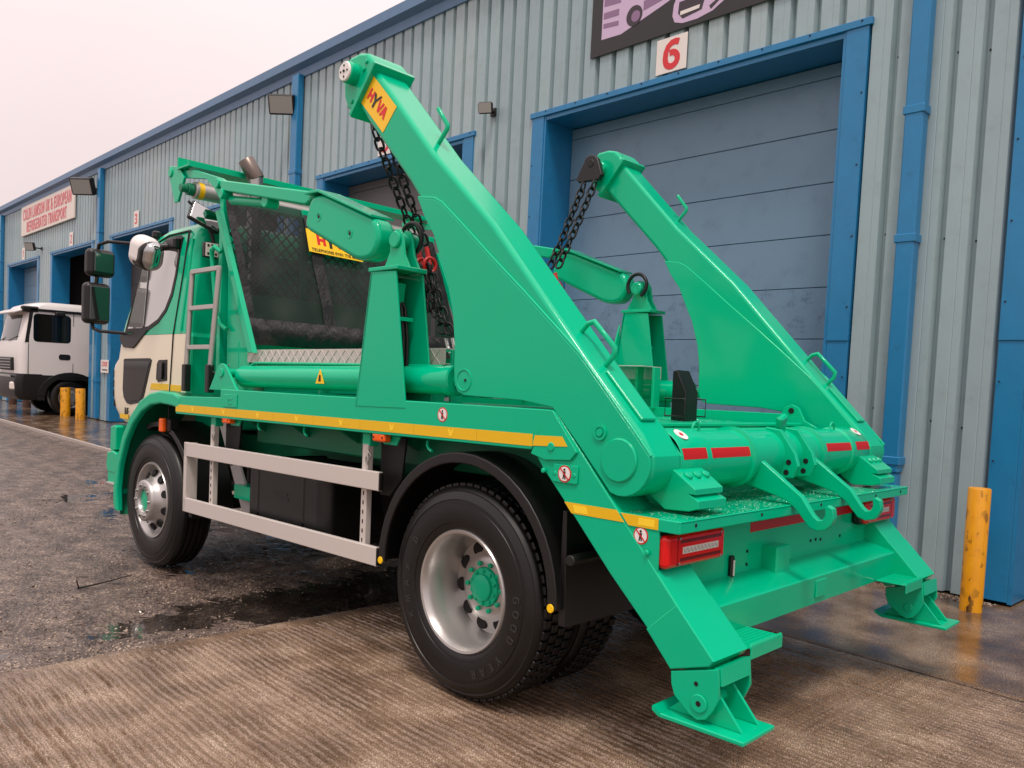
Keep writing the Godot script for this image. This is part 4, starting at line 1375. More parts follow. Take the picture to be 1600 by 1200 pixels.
func rear_end(lorry):
	var mb := MB.new()
	# floor of the body, in long boards of plate
	var fl := Node3D.new()
	fl.name = "body_floor"
	lorry.add_child(fl, true)
	for k in 4:
		mb = MB.new()
		mb.box(Vector3(-0.69 + 0.46 * k, 1.362, -0.85), Vector3(0.452, 0.02, 3.1), 0.004)
		part(fl, "floor_plate", mb, M.green)
	mb = MB.new()
	mb.box(Vector3(0, 1.375, 0.66), Vector3(1.84, 0.02, 0.10), 0.004)
	mb.box(Vector3(0, 1.30, 0.74), Vector3(1.84, 0.12, 0.06), 0.01)
	part(fl, "floor_edge", mb, M.green)
	mb = MB.new()
	mb.box(Vector3(0, 1.14, 0.79), Vector3(1.9, 0.20, 0.02), 0.003)
	part(fl, "tail_wall", mb, M.green)
	for sd: float in [-1.0, 1.0]:
		mb = MB.new()
		mb.prism(V2([-2.4, 1.36, 0.80, 1.30, 0.80, 1.36, 0.72, 1.40, 0.68, 1.475, 0.635, 1.495, 0.59, 1.475, 0.57, 1.435, -2.4, 1.435]), sd * 0.925, sd * 0.945, SIDE, 0.004, 1)
		var ir := part(fl, "inner_rail", mb, M.green)
		mb = MB.new()
		mb.cyl(Vector3(sd * 0.921, 1.455, 0.635), Vector3(sd * 0.949, 1.455, 0.635), 0.018, 16, 0.001)
		part(ir, "eye_hole", mb, M.hole)
	# torsion tube between the arms
	var tt := Node3D.new()
	tt.name = "torsion_tube"
	lorry.add_child(tt, true)
	var c := Vector3(0, 1.239, 0.957)
	mb = MB.new()
	mb.lathe(c + Vector3(-0.995, 0, 0), Vector3(1, 0, 0), [Vector2(0.132, 0), Vector2(0.136, 0.01), Vector2(0.136, 0.235), Vector2(0.127, 0.245), Vector2(0.127, 0.60), Vector2(0.143, 0.605), Vector2(0.143, 0.635), Vector2(0.127, 0.64), Vector2(0.127, 1.35), Vector2(0.143, 1.355), Vector2(0.143, 1.385), Vector2(0.127, 1.39), Vector2(0.127, 1.745), Vector2(0.136, 1.755), Vector2(0.136, 1.98), Vector2(0.132, 1.99)], 48, 0.85)
	part(tt, "tube", mb, M.green)
	for q in [[-0.985, -0.80], [-0.765, -0.41], [0.41, 0.765], [0.80, 0.985]]:
		mb = MB.new()
		var rr := 0.1368 if abs(q[0] + q[1]) > 1.5 else 0.1278
		var pts := []
		for i in 7:
			var a := lerpf(0.10, 0.46, i / 6.0)
			pts.append([a])
		for i in 6:
			var a0 := lerpf(0.12, 0.47, i / 6.0)
			var a1 := lerpf(0.12, 0.47, (i + 1) / 6.0)
			var d0 := Vector3(0, sin(a0), cos(a0))
			var d1 := Vector3(0, sin(a1), cos(a1))
			mb.quad_n(c + d0 * rr + Vector3(q[0], 0, 0), c + d0 * rr + Vector3(q[1], 0, 0), c + d1 * rr + Vector3(q[1], 0, 0), c + d1 * rr + Vector3(q[0], 0, 0), d0, d0, d1, d1)
		part(tt, "red_tape", mb, M.red_tape)
	for sd: float in [-1.0, 1.0]:
		mb = MB.new()
		var d := Vector3(0, sin(1.0), cos(1.0))
		mb.lathe(c + d * 0.1355 + Vector3(sd * 0.92, 0, 0), d, [Vector2(0.034, 0.0), Vector2(0.034, 0.0025), Vector2(0, 0.0025)], 20)
		part(tt, "round_sticker", mb, M.sticker_white)
		mb = MB.new()
		mb.lathe(c + d * 0.138 + Vector3(sd * 0.92, 0, 0), d, [Vector2(0.011, 0.0), Vector2(0.011, 0.0015), Vector2(0, 0.0015)], 12)
		part(tt, "sticker_dot", mb, M.sticker_red)
		# lifting eye welded on top
		mb = MB.new()
		var arc := []
		for i in 9:
			var a := PI * i / 8.0
			arc.append(c + Vector3(sd * (0.72 + 0.03 * cos(a)), 0.118 + 0.045 * sin(a), 0.02))
		mb.tube(arc, 0.006, 8)
		part(tt, "wire_eye", mb, M.green)
		# stepped stop block with three bolts
		var b := Node3D.new()
		b.name = "stop_block"
		lorry.add_child(b, true)
		mb = MB.new()
		mb.prism(V2([0.99, 1.10, 1.06, 1.055, 1.17, 1.06, 1.215, 1.075, 1.215, 1.105, 1.17, 1.128, 1.197, 1.128, 1.197, 1.15, 1.10, 1.215, 1.05, 1.235, 1.0, 1.235]), sd * 1.06, sd * 0.845, SIDE, 0.004, 1)
		part(b, "block", mb, M.green)
		for k in 3:
			mb = MB.new()
			var nn := Vector3(0, 0.84, 0.54)
			var p := Vector3(sd * (1.015 - 0.065 * k), 1.19, 1.13)
			mb.lathe(p - nn * 0.004, nn, [Vector2(0.02, 0), Vector2(0.02, 0.016), Vector2(0.015, 0.022), Vector2(0, 0.022)], 6, 0.98)
			part(b, "bolt", mb, M.green)
	# clevis lugs in the middle of the tube
	for x in [-0.06, 0.13]:
		mb = MB.new()
		mb.prism(V2([0.97, 1.12, 1.12, 1.14, 1.15, 1.20, 1.13, 1.26, 1.05, 1.37, 0.97, 1.38]), x, x + 0.03, SIDE, 0.006, 2)
		var lg := part(tt, "lug", mb, M.green)
		mb = MB.new()
		for q in [[1.10, 1.215], [1.09, 1.165]]: mb.cyl(Vector3(x - 0.002, q[1], q[0]), Vector3(x + 0.032, q[1], q[0]), 0.014, 14, 0.001)
		part(lg, "lug_hole", mb, M.hole)
	mb = MB.new()
	mb.box(Vector3(0.02, 1.385, 1.01), Vector3(0.07, 0.12, 0.035), 0.01, Basis(Vector3(0, 0, 1), 0.35) * Basis(Vector3(1, 0, 0), 0.3))
	part(tt, "stop_lug", mb, M.green)
	# tipping hooks
	for x in [-0.285, 0.27]:
		mb = MB.new()
		mb.prism(V2([0.945, 1.125, 0.965, 1.27, 1.03, 1.262, 1.06, 1.245, 1.285, 1.085, 1.325, 1.03, 1.345, 1.005, 1.365, 0.990, 1.385, 0.995, 1.395, 1.015, 1.392, 1.05, 1.405, 1.06, 1.43, 1.048, 1.437, 1.01, 1.425, 0.975, 1.40, 0.95, 1.365, 0.94, 1.325, 0.952, 1.295, 0.985, 1.26, 1.025, 1.20, 1.065, 1.08, 1.095]), x - 0.02, x + 0.02, SIDE, 0.006, 2, 0.85)
		part(lorry, "tipping_hook", mb, M.green)
	# rear deck with its folded lip
	var dk := Node3D.new()
	dk.name = "rear_deck"
	lorry.add_child(dk, true)
	mb = MB.new()
	mb.box(Vector3(0, 1.0365, 1.01), Vector3(2.44, 0.012, 0.456), 0.003)
	mb.box(Vector3(0, 1.018, 1.232), Vector3(2.44, 0.048, 0.012), 0.004)
	for sd: float in [-1.0, 1.0]: mb.box(Vector3(sd * 1.2145, 1.0165, 1.03), Vector3(0.012, 0.047, 0.40), 0.003)
	part(dk, "deck_plate", mb, M.green)
	mb = MB.new()
	for x in [-1.11, -0.58, 0.02, 0.72, 1.1]:
		mb.cyl(Vector3(x, 1.020, 1.236), Vector3(x, 1.020, 1.2405), 0.008, 8, 0.001)
	for sd: float in [-1.0, 1.0]: mb.box(Vector3(sd * 0.93, 1.043, 1.11), Vector3(0.07, 0.0025, 0.02))
	stuff_part(dk, "lip_holes", mb, M.hole)
	for sd: float in [-1.0, 1.0]:
		mb = MB.new()
		mb.prism(V2([0.965, 1.042, 1.142, 1.042, 1.142, 0.998, 1.004, 0.998]), sd * 1.221, sd * 1.2225, SIDE)
		var yt := part(dk, "yellow_tape", mb, M.yellow_tape)
		mb = MB.new()
		mb.prism(V2([1.05, 1.034, 1.125, 1.034, 1.125, 1.006, 1.05, 1.006]), sd * 1.222, sd * 1.2232, SIDE)
		part(yt, "tape_mark", mb, M.yellow_tape_mark)
	# rain standing on the plates
	var dmb := MB.new()
	dmb.lathe(Vector3.ZERO, Vector3.UP, [Vector2(1.0, 0.0), Vector2(0.85, 0.35), Vector2(0.45, 0.6), Vector2(0.0, 0.68)], 8)
	var mm := MultiMesh.new()
	mm.transform_format = MultiMesh.TRANSFORM_3D
	mm.mesh = dmb.mesh()
	mm.instance_count = 2800
	var rng := RandomNumberGenerator.new()
	rng.seed = 17
	for i in 2800:
		var p := Vector3(rng.randf_range(-1.2, 1.2), 1.0426, rng.randf_range(0.80, 1.235))
		if i % 3 == 0: p = Vector3(rng.randf_range(-0.9, 0.9), 1.3722, rng.randf_range(-0.9, 0.68))
		var s := rng.randf_range(0.0010, 0.0034)
		mm.set_instance_transform(i, Transform3D(Basis().scaled(Vector3(s * rng.randf_range(0.8, 1.4), s, s)), p))
	var mi := MultiMeshInstance3D.new()
	mi.name = "rain_drops"
	mi.multimesh = mm
	mi.material_override = M.rain
	dk.add_child(mi)
	mi.set_meta("kind", "stuff")
	# panel under the deck
	mb = MB.new()
	mb.box(Vector3(0, 0.85, 1.085), Vector3(2.40, 0.33, 0.02), 0.003)
	for sd: float in [-1.0, 1.0]: mb.prism(V2([0.98, 0.998, 1.09, 0.998, 1.145, 0.998, 1.145, 0.83, 1.09, 0.83, 0.98, 0.95]), sd * 1.218, sd * 1.206, SIDE, 0.003, 1)
	var rp := part(lorry, "rear_panel", mb, M.green)
	mb = MB.new()
	mb.box(Vector3(-0.10, 0.927, 1.096), Vector3(0.60, 0.045, 0.002))
	part(rp, "red_tape", mb, M.red_tape)
	mb = MB.new()
	mb.box(Vector3(0.75, 0.927, 1.096), Vector3(0.5, 0.045, 0.002))
	part(rp, "red_tape", mb, M.red_tape)
	mb = MB.new()
	mb.box(Vector3(-0.575, 0.765, 1.105), Vector3(0.028, 0.11, 0.02), 0.006)
	var np := part(rp, "number_lamp", mb, M.black_plastic)
	mb = MB.new()
	mb.box(Vector3(-0.572, 0.765, 1.116), Vector3(0.012, 0.07, 0.004), 0.001)
	part(np, "lamp_glass", mb, M.clear_lens)
	mb = MB.new()
	mb.box(Vector3(-0.21, 0.77, 1.13), Vector3(0.135, 0.13, 0.085), 0.006)
	var soc := part(rp, "socket_box", mb, M.green)
	mb = MB.new()
	mb.box(Vector3(-0.142, 0.77, 1.142), Vector3(0.006, 0.09, 0.03), 0.002)
	part(soc, "socket_slot", mb, M.hole)
	mb = MB.new()
	for q in [[-0.42, 0.76], [-0.42, 0.82], [0.25, 0.80], [0.31, 0.80], [0.37, 0.795], [-0.9, 0.75], [0.62, 0.79]]: mb.cyl(Vector3(q[0], q[1], 1.094), Vector3(q[0], q[1], 1.099), 0.008, 8, 0.001)
	stuff_part(rp, "panel_holes", mb, M.hole)
	# under-run beam with sloping ledge
	mb = MB.new()
	mb.prism(V2([1.075, 0.73, 1.10, 0.73, 1.262, 0.690, 1.268, 0.683, 1.262, 0.555, 1.24, 0.545, 1.10, 0.56]), -0.985, 0.985, SIDE, 0.006, 2, 0.95)
	var ur := part(lorry, "underrun_beam", mb, M.green)
	mb = MB.new()
	mb.box(Vector3(0.0, 0.625, 1.268), Vector3(0.11, 0.085, 0.008), 0.003)
	part(ur, "beam_plate", mb, M.green)
	for sd: float in [-1.0, 1.0]:
		# serrated step beside each leg
		var sp := Node3D.new()
		sp.name = "rear_step"
		lorry.add_child(sp, true)
		mb = MB.new()
		mb.box(Vector3(sd * 0.845, 0.562, 1.345), Vector3(0.26, 0.008, 0.16), 0.002)
		mb.box(Vector3(sd * 0.845, 0.540, 1.422), Vector3(0.26, 0.045, 0.006), 0.002)
		part(sp, "step_plate", mb, M.green)
		mb = MB.new()
		for k in 15: mb.prism(V2([sd * (0.72 + 0.0173 * k), 0.567, sd * (0.732 + 0.0173 * k), 0.567, sd * (0.726 + 0.0173 * k), 0.578]), 1.415, 1.425, BACK)
		for k in 7: mb.box(Vector3(sd * 0.845, 0.567, 1.285 + 0.02 * k), Vector3(0.24, 0.005, 0.005))
		stuff_part(sp, "step_teeth", mb, M.green)
		# tail lamps
		var tl := Node3D.new()
		tl.name = "tail_lamp"
		lorry.add_child(tl, true)
		mb = MB.new()
		mb.rbox(Vector3(sd * 0.985, 0.912, 1.125), Vector3(0.445, 0.145, 0.06), 0.02)
		part(tl, "lamp_body", mb, M.black_plastic)
		mb = MB.new()
		mb.rbox(Vector3(sd * 0.99, 0.912, 1.155), Vector3(0.435, 0.132, 0.05), 0.022, Basis(), 4)
		var ln := part(tl, "red_lens", mb, M.red_lens)
		mb = MB.new()
		mb.rbox(Vector3(sd * 0.965, 0.912, 1.179), Vector3(0.27, 0.028, 0.006), 0.003)
		part(ln, "clear_strip", mb, M.clear_lens)
		mb = MB.new()
		for k in 20:
			mb.box(Vector3(sd * (0.84 + 0.0132 * k), 0.912, 1.1822), Vector3(0.005, 0.02, 0.002), 0.001, Basis(Vector3(0, 0, 1), 0.5 * (1 if k % 2 else -1)))
		stuff_part(ln, "strip_facets", mb, M.steel)
		mb = MB.new()
		mb.box(Vector3(sd * 0.965, 0.948, 1.1795), Vector3(0.31, 0.014, 0.003), 0.001); mb.box(Vector3(sd * 0.965, 0.877, 1.1795), Vector3(0.31, 0.014, 0.003), 0.001)
		mb.box(Vector3(sd * 1.135, 0.912, 1.178), Vector3(0.012, 0.11, 0.004), 0.001)
		part(ln, "lens_groove", mb, M.red_lens_dark)
		mb = MB.new()
		for q in [[0.81, 0.962], [0.81, 0.862], [1.12, 0.962], [1.12, 0.862]]: mb.cyl(Vector3(sd * q[0], q[1], 1.179), Vector3(sd * q[0], q[1], 1.183), 0.006, 8, 0.001)
		stuff_part(ln, "lens_screws", mb, M.steel)
	warning_badge(rp, 1.063, 0.965, 0.034, -1.2185)

func under_side(lorry):
	var mb := MB.new()
	for sd: float in [-1.0, 1.0]:
		mb.box(Vector3(sd * 0.40, 0.92, -1.75), Vector3(0.07, 0.26, 5.5), 0.006)
	for z in [-4.2, -3.0, -2.3, -1.2, 0.5, 0.95]: mb.box(Vector3(0, 0.92, z), Vector3(0.8, 0.16, 0.08))
	part(lorry, "chassis_frame", mb, M.green_dark)
	mb = MB.new()
	mb.box(Vector3(0, 1.15, -0.9), Vector3(1.9, 0.16, 3.0), 0.01)
	for z in [-2.3, -1.75, -1.2, -0.65]:
		for sd: float in [-1.0, 1.0]: mb.prism(V2([sd * 0.42, 1.05, sd * 0.95, 1.15, sd * 1.1, 1.235, sd * 0.42, 1.235]), z, z + 0.03, BACK)
	part(lorry, "sub_frame", mb, M.green_dark)
	mb = MB.new()
	mb.cyl(Vector3(-0.95, HUB, 0), Vector3(0.95, HUB, 0), 0.075, 20)
	mb.rbox(Vector3(0, HUB, 0), Vector3(0.36, 0.4, 0.42), 0.14)
	mb.cyl(Vector3(0, 0.62, -0.15), Vector3(0, 0.8, -2.6), 0.05, 16)
	part(lorry, "rear_axle", mb, M.dark_metal)
	mb = MB.new()
	mb.cyl(Vector3(-0.95, HUB - 0.06, -3.63), Vector3(0.95, HUB - 0.06, -3.63), 0.06, 16)
	mb.rbox(Vector3(0, 0.85, -3.7), Vector3(0.7, 0.6, 1.0), 0.08)
	part(lorry, "front_axle", mb, M.dark_metal)
	for sd: float in [-1.0, 1.0]:
		# mudguard over the rear wheels
		var g := Node3D.new()
		g.name = "rear_mudguard"
		lorry.add_child(g, true)
		var outer := []
		var inner := []
		var inn2 := []
		for i in 25:
			var a := lerpf(PI * 1.0, 0.0, i / 24.0)
			var cc := Vector2(0.015, 0.575)
			var e := Vector2(cos(a), sin(a))
			outer.append(cc + e * 0.628); inner.append(cc + e * 0.575); inn2.append(cc + e * 0.612)
		inner.reverse(); inn2.reverse()
		mb = MB.new()
		mb.prism(outer + inner, sd * 1.212, sd * 1.185, SIDE, 0.008, 2, 0.9)
		part(g, "guard_lip", mb, M.black_plastic)
		mb = MB.new()
		mb.prism(outer + inn2, sd * 1.19, sd * 0.60, SIDE)
		part(g, "guard_shell", mb, M.black_plastic)
		mb = MB.new()
		mb.prism(V2([0.62, 1.0, 0.645, 1.0, 0.66, 0.50, 0.62, 0.50]), sd * 1.17, sd * 0.6, SIDE, 0.004, 1)
		part(g, "rain_flap", mb, M.black_plastic)
		mb = MB.new()
		mb.cyl(Vector3(sd * 1.205, 0.80, 0.70), Vector3(sd * 0.62, 0.80, 0.66), 0.024, 14)
		part(g, "stay", mb, M.dark_metal)
		mb = MB.new()
		mb.cyl(Vector3(sd * 1.0, 1.0, -0.5), Vector3(sd * 0.4, 1.0, -0.5), 0.022, 14)
		part(g, "stay", mb, M.dark_metal)
		for q in [[-0.588, 0.568], [0.612, 0.568]]:
			mb = MB.new()
			mb.cyl(Vector3(sd * 1.208, q[1] + 0.012, q[0]), Vector3(sd * 1.217, q[1] + 0.012, q[0]), 0.019, 18, 0.002)
			part(g, "yellow_button", mb, M.logo_yellow)
		# side guard
		var sg := Node3D.new()
		sg.name = "side_guard"
		lorry.add_child(sg, true)
		for y in [[0.980, 1.003], [0.575, 0.608]]:
			mb = MB.new()
			var yy: float = y[0]
			mb.prism(V2([-2.985, yy - 0.051, -0.64, yy - 0.040, -0.64, yy + 0.062, -2.985, yy + 0.051]), sd * 1.205, sd * 1.175, SIDE, 0.005, 2)
			var rl := part(sg, "guard_rail", mb, M.guard)
			mb = MB.new()
			mb.box(Vector3(sd * 1.19, yy + 0.011, -0.637), Vector3(0.027, 0.094, 0.012), 0.003)
			part(rl, "end_cap", mb, M.black_plastic)
		mb = MB.new()
		mb.box(Vector3(sd * 1.16, 0.777, -2.965), Vector3(0.09, 0.50, 0.04), 0.004)
		part(sg, "front_upright", mb, M.guard)
		for z in [-2.61, -0.81]:
			mb = MB.new()
			mb.box(Vector3(sd * 1.155, 0.865, z), Vector3(0.04, 0.63, 0.05), 0.004)
			var up := part(sg, "upright", mb, M.guard)
			mb = MB.new()
			for k in 6: mb.box(Vector3(sd * 1.176, 0.65 + 0.052 * k, z), Vector3(0.003, 0.022, 0.009), 0.001)
			stuff_part(up, "slots", mb, M.hole)
			mb = MB.new()
			mb.prism(V2([z + 0.03, 1.23, z + 0.25, 1.23, z + 0.22, 1.0, z + 0.12, 0.90, z + 0.03, 0.90]), sd * 1.09, sd * 1.075, SIDE, 0.003, 1)
			part(sg, "hanger_plate", mb, M.dark_metal)
			mb = MB.new()
			mb.box(Vector3(sd * 1.14, 1.205, z), Vector3(0.06, 0.07, 0.07), 0.004)
			part(sg, "hanger_socket", mb, M.green)
			mb = MB.new()
			var arc := []
			for i in 12:
				var a := TAU * i / 11.0
				arc.append(Vector3(sd * 1.185, 1.10 + 0.02 * sin(a) - 0.01 * i / 11.0, z + 0.035 + 0.012 * cos(a)))
			arc.append(Vector3(sd * 1.185, 1.125, z + 0.07)); arc.append(Vector3(sd * 1.185, 1.15, z + 0.03))
			mb.tube(arc, 0.0035, 6)
			part(sg, "locking_pin", mb, M.steel)
		# side marker lamps
		for z in [-2.34, -0.638]:
			var ml := Node3D.new()
			ml.name = "side_marker_lamp"
			lorry.add_child(ml, true)
			mb = MB.new()
			mb.prism(V2([z - 0.07, 1.24, z + 0.12, 1.24, z + 0.09, 1.19, z - 0.02, 1.19]), sd * 1.165, sd * 1.155, SIDE, 0.002, 1)
			part(ml, "lamp_bracket", mb, M.green)
			mb = MB.new()
			mb.rbox(Vector3(sd * 1.195, 1.228, z), Vector3(0.05, 0.046, 0.11), 0.012)
			var lens := part(ml, "orange_lens", mb, M.orange)
			mb = MB.new()
			for e in [-0.038, 0.038]: mb.cyl(Vector3(sd * 1.218, 1.228, z + e), Vector3(sd * 1.2225, 1.228, z + e), 0.006, 8, 0.001)
			part(lens, "lens_screw", mb, M.dark_metal)
		for z in [-2.0, -1.45, -0.3]:
			mb = MB.new()
			mb.tube([Vector3(sd * 1.16, 1.235, z), Vector3(sd * 1.165, 1.21, z + 0.005), Vector3(sd * 1.175, 1.195, z + 0.03), Vector3(sd * 1.18, 1.185, z + 0.06)], 0.008, 8)
			part(lorry, "rope_hook", mb, M.green)
	# tanks and boxes between the wheels on the near side
	mb = MB.new()
	mb.rbox(Vector3(-0.86, 0.74, -1.75), Vector3(0.52, 0.50, 0.95), 0.09)
	var tk := part(lorry, "fuel_tank", mb, M.black_plastic)
	for z in [-2.05, -1.5]:
		mb = MB.new()
		mb.rbox(Vector3(-0.86, 0.74, z), Vector3(0.53, 0.512, 0.05), 0.09)
		part(tk, "tank_strap", mb, M.black_gloss)
	mb = MB.new()
	mb.box(Vector3(-1.121, 0.76, -1.77), Vector3(0.004, 0.018, 0.20), 0.002); mb.box(Vector3(-1.121, 0.79, -1.77), Vector3(0.004, 0.018, 0.17), 0.002)
	part(tk, "moulded_mark", mb, M.black_plastic)
	mb = MB.new()
	mb.prism(V2([-3.05, 1.20, -2.92, 1.20, -2.50, 0.60, -2.30, 0.585, -2.28, 0.52, -2.62, 0.52]), -0.92, -0.90, SIDE, 0.003, 1)
	mb.box(Vector3(-0.80, 0.57, -2.42), Vector3(0.22, 0.11, 0.26), 0.01)
	part(lorry, "steel_exhaust_shield", mb, M.galvanised)
	mb = MB.new()
	mb.box(Vector3(-0.93, 0.70, -2.48), Vector3(0.12, 0.10, 0.30), 0.004)
	part(lorry, "valve_block", mb, M.green)
	mb = MB.new()
	for k in 4: mb.cyl(Vector3(-0.90, 0.76, -2.58 + 0.06 * k), Vector3(-0.90, 0.93, -2.58 + 0.06 * k), 0.018, 10)
	part(lorry, "valve_spools", mb, M.dark_metal)
	mb = MB.new()
	mb.rbox(Vector3(0.86, 0.74, -1.7), Vector3(0.50, 0.5, 1.3), 0.05)
	part(lorry, "battery_box", mb, M.black_plastic)
	mb = MB.new()
	for sd: float in [-1.0, 1.0]: mb.cyl(Vector3(sd * 0.45, 0.62, -0.9), Vector3(sd * 0.45, 0.62, 0.0), 0.05, 12)
	mb.box(Vector3(0, 0.8, -0.9), Vector3(0.9, 0.1, 1.2))
	part(lorry, "suspension", mb, M.dark_metal)
	mb = MB.new()
	mb.cyl(Vector3(-0.7, 0.78, -1.15), Vector3(0.7, 0.78, -1.15), 0.13, 20)
	part(lorry, "air_tank", mb, M.black_plastic)

func sheeting(lorry):
	var mb := MB.new()
	mb.prism(V2([-3.30, 3.055, -3.30, 3.145, -3.285, 3.145, -3.285, 3.07, -3.12, 3.07, -3.12, 3.09, -3.105, 3.09, -3.105, 3.055]), -1.17, 1.17, SIDE, 0.003, 1)
	var cb := part(lorry, "sheeting_crossbeam", mb, M.green)
	mb = MB.new()
	for k in 34: mb.cyl(Vector3(-1.1 + k * 0.066, 3.073, -3.17), Vector3(-1.1 + k * 0.066, 3.078, -3.17), 0.010, 8, 0.001)
	stuff_part(cb, "lacing_holes", mb, M.hole)
	var rl := Node3D.new()
	rl.name = "sheet_roller"
	lorry.add_child(rl, true)
	mb = MB.new()
	mb.cyl(Vector3(-1.10, 2.90, -3.17), Vector3(1.12, 2.90, -3.17), 0.062, 28, 0.006)
	part(rl, "roller_tube", mb, M.alu)
	mb = MB.new()
	mb.cyl(Vector3(-1.15, 2.90, -3.17), Vector3(-1.10, 2.90, -3.17), 0.045, 20)
	mb.cyl(Vector3(-1.20, 2.90, -3.17), Vector3(-1.15, 2.90, -3.17), 0.03, 20)
	part(rl, "roller_bearing", mb, M.green_dark)
	mb = MB.new()
	mb.cyl(Vector3(-1.075, 2.90, -3.17), Vector3(-1.035, 2.90, -3.17), 0.0632, 28, 0.0005)
	part(rl, "yellow_band", mb, M.logo_yellow)
	# net sheet hanging down to the front of the body
	var sh := Node3D.new()
	sh.name = "load_sheet"
	lorry.add_child(sh, true)
	var rng := noise(91, 1.6, 2)
	var nx := 40
	var ny := 30
	var P := []
	for j in ny + 1:
		var row := []
		for i in nx + 1:
			var u := lerpf(-0.99, 0.99, float(i) / nx)
			var v := float(j) / ny
			var y := lerpf(2.86, 1.92, v)
			var z := lerpf(-2.90, -2.50, v) + 0.02 * rng.get_noise_2d(u * 2.0, v * 1.5) + 0.012 * sin(u * 9.0 + v) * v
			row.append(Vector3(u, y, z))
		P.append(row)
	mb = MB.new()
	mb.sheet(P, Vector3(0, 0.3, 1))
	part(sh, "net", mb, M.net)
	# woven bands and the hem along the bottom
	for x in [-0.965, -0.30, 0.36, 0.965]:
		mb = MB.new()
		for j in ny:
			var w := 0.05 if abs(x) < 0.9 else 0.03
			var a: Vector3 = P[j][int((x + 0.99) / 1.98 * nx)]
			var b: Vector3 = P[j + 1][int((x + 0.99) / 1.98 * nx)]
			mb.quad(Vector3(x - w, a.y, a.z + 0.012), Vector3(x + w, a.y, a.z + 0.012), Vector3(x + w, b.y, b.z + 0.012), Vector3(x - w, b.y, b.z + 0.012), Vector3(0, 0.3, 1))
		part(sh, "woven_band", mb, M.tarp)
	mb = MB.new()
	var hem := []
	var k2 := 60
	for j in 7:
		var row := []
		for i in k2 + 1:
			var u := lerpf(-1.0, 1.0, float(i) / k2)
			var v := j / 6.0
			row.append(Vector3(u, lerpf(1.94, 1.755, v), -2.49 + 0.05 * sin(v * PI) + 0.022 * rng.get_noise_2d(u * 6.0, v * 2.0 + 4.0) + 0.03 * v))
		hem.append(row)
	mb.sheet(hem, Vector3(0, 0.2, 1))
	part(sh, "hem", mb, M.tarp)
	brand_board(sh, Transform3D(Basis(Vector3(1, 0, 0), -0.38) * Basis(Vector3(0, 0, 1), -0.03), Vector3(-0.13, 2.60, -2.745)), 0.50, 0.20, 0.15, "TELEPHONE 0161 776 6600")
	# headboard of diamond mesh behind the sheet
	var hb := Node3D.new()
	hb.name = "headboard"
	lorry.add_child(hb, true)
	mb = MB.new()
	mb.box(Vector3(0, 1.60, -2.62), Vector3(2.0, 0.36, 0.03), 0.004)
	mb.box(Vector3(0, 2.02, -2.84), Vector3(1.9, 0.24, 0.03), 0.004)
	mb.box(Vector3(0, 2.84, -2.98), Vector3(1.95, 0.06, 0.05), 0.004)
	for x in [-0.98, -0.32, 0.34, 0.98]: mb.box(Vector3(x, 2.15, -2.90), Vector3(0.06, 1.42, 0.05), 0.004)
	part(hb, "frame", mb, M.green)
	mb = MB.new()
	var step := 0.085
	for i in range(-14, 26):
		for s in [-1, 1]:
			# bars of the mesh, clipped to the frame by hand
			var x0 := -0.95 + i * step
			var y0 := 2.14
			var y1 := 2.80
			var xa: float = x0
			var xb: float = x0 + (y1 - y0)
			if s < 0:
				xa = -xa; xb = -xb
			var t0 := 0.0
			var t1 := 1.0
			for lim in [-0.96, 0.96]:
				var tt: float = (lim - xa) / (xb - xa)
				if (lim < 0) == (xb > xa): t0 = max(t0, tt)
				else: t1 = min(t1, tt)
			if t1 - t0 < 0.03: continue
			mb.tube([Vector3(lerpf(xa, xb, t0), lerpf(y0, y1, t0), -2.905 + 0.004 * s), Vector3(lerpf(xa, xb, t1), lerpf(y0, y1, t1), -2.905 + 0.004 * s)], 0.007, 4)
	stuff_part(hb, "diamond_mesh", mb, M.green_dark)
	for sd: float in [-1.0, 1.0]:
		mb = MB.new()
		mb.prism(V2([-2.90, 2.72, -2.84, 2.72, -2.29, 1.69, -2.36, 1.69]), sd * 1.06, sd * 1.02, SIDE, 0.004, 1)
		part(hb, "brace", mb, M.green)
		mb = MB.new()
		mb.prism(V2([-2.80, 2.45, -2.45, 1.75, -2.45, 1.44, -2.78, 1.44]), sd * 0.995, sd * 0.985, SIDE)
		part(hb, "side_plate", mb, M.green)
	mb = MB.new()
	for q in [[-0.72, 2.4], [0.6, 1.9]]: pass
	mb.tube([Vector3(-1.04, 2.42, -2.83), Vector3(-1.06, 2.46, -2.88), Vector3(-1.06, 2.44, -2.93), Vector3(-1.05, 2.36, -2.94), Vector3(-1.04, 2.0, -2.88), Vector3(-1.03, 1.90, -2.83), Vector3(-1.02, 1.86, -2.75)], 0.016, 10)
	part(hb, "grab_rail", mb, M.green)
	# exhaust stack
	mb = MB.new()
	mb.cyl(Vector3(-0.68, 1.9, -3.02), Vector3(-0.68, 3.06, -3.02), 0.056, 24)
	var ex := part(lorry, "exhaust_stack", mb, M.steel)
	mb = MB.new()
	var e0 := Vector3(-0.675, 3.05, -3.02)
	var ed := Vector3(-0.45, 0.85, -0.25).normalized()
	mb.lathe(e0 - ed * 0.01, ed, [Vector2(0.052, 0.0), Vector2(0.063, 0.006), Vector2(0.063, 0.165), Vector2(0.061, 0.167), Vector2(0.058, 0.165), Vector2(0.055, 0.02), Vector2(0.0, 0.02)], 28, 0.7)
	part(ex, "exhaust_outlet", mb, M.exhaust)
	# access ladder
	var ld := Node3D.new()
	ld.name = "ladder"
	lorry.add_child(ld, true)
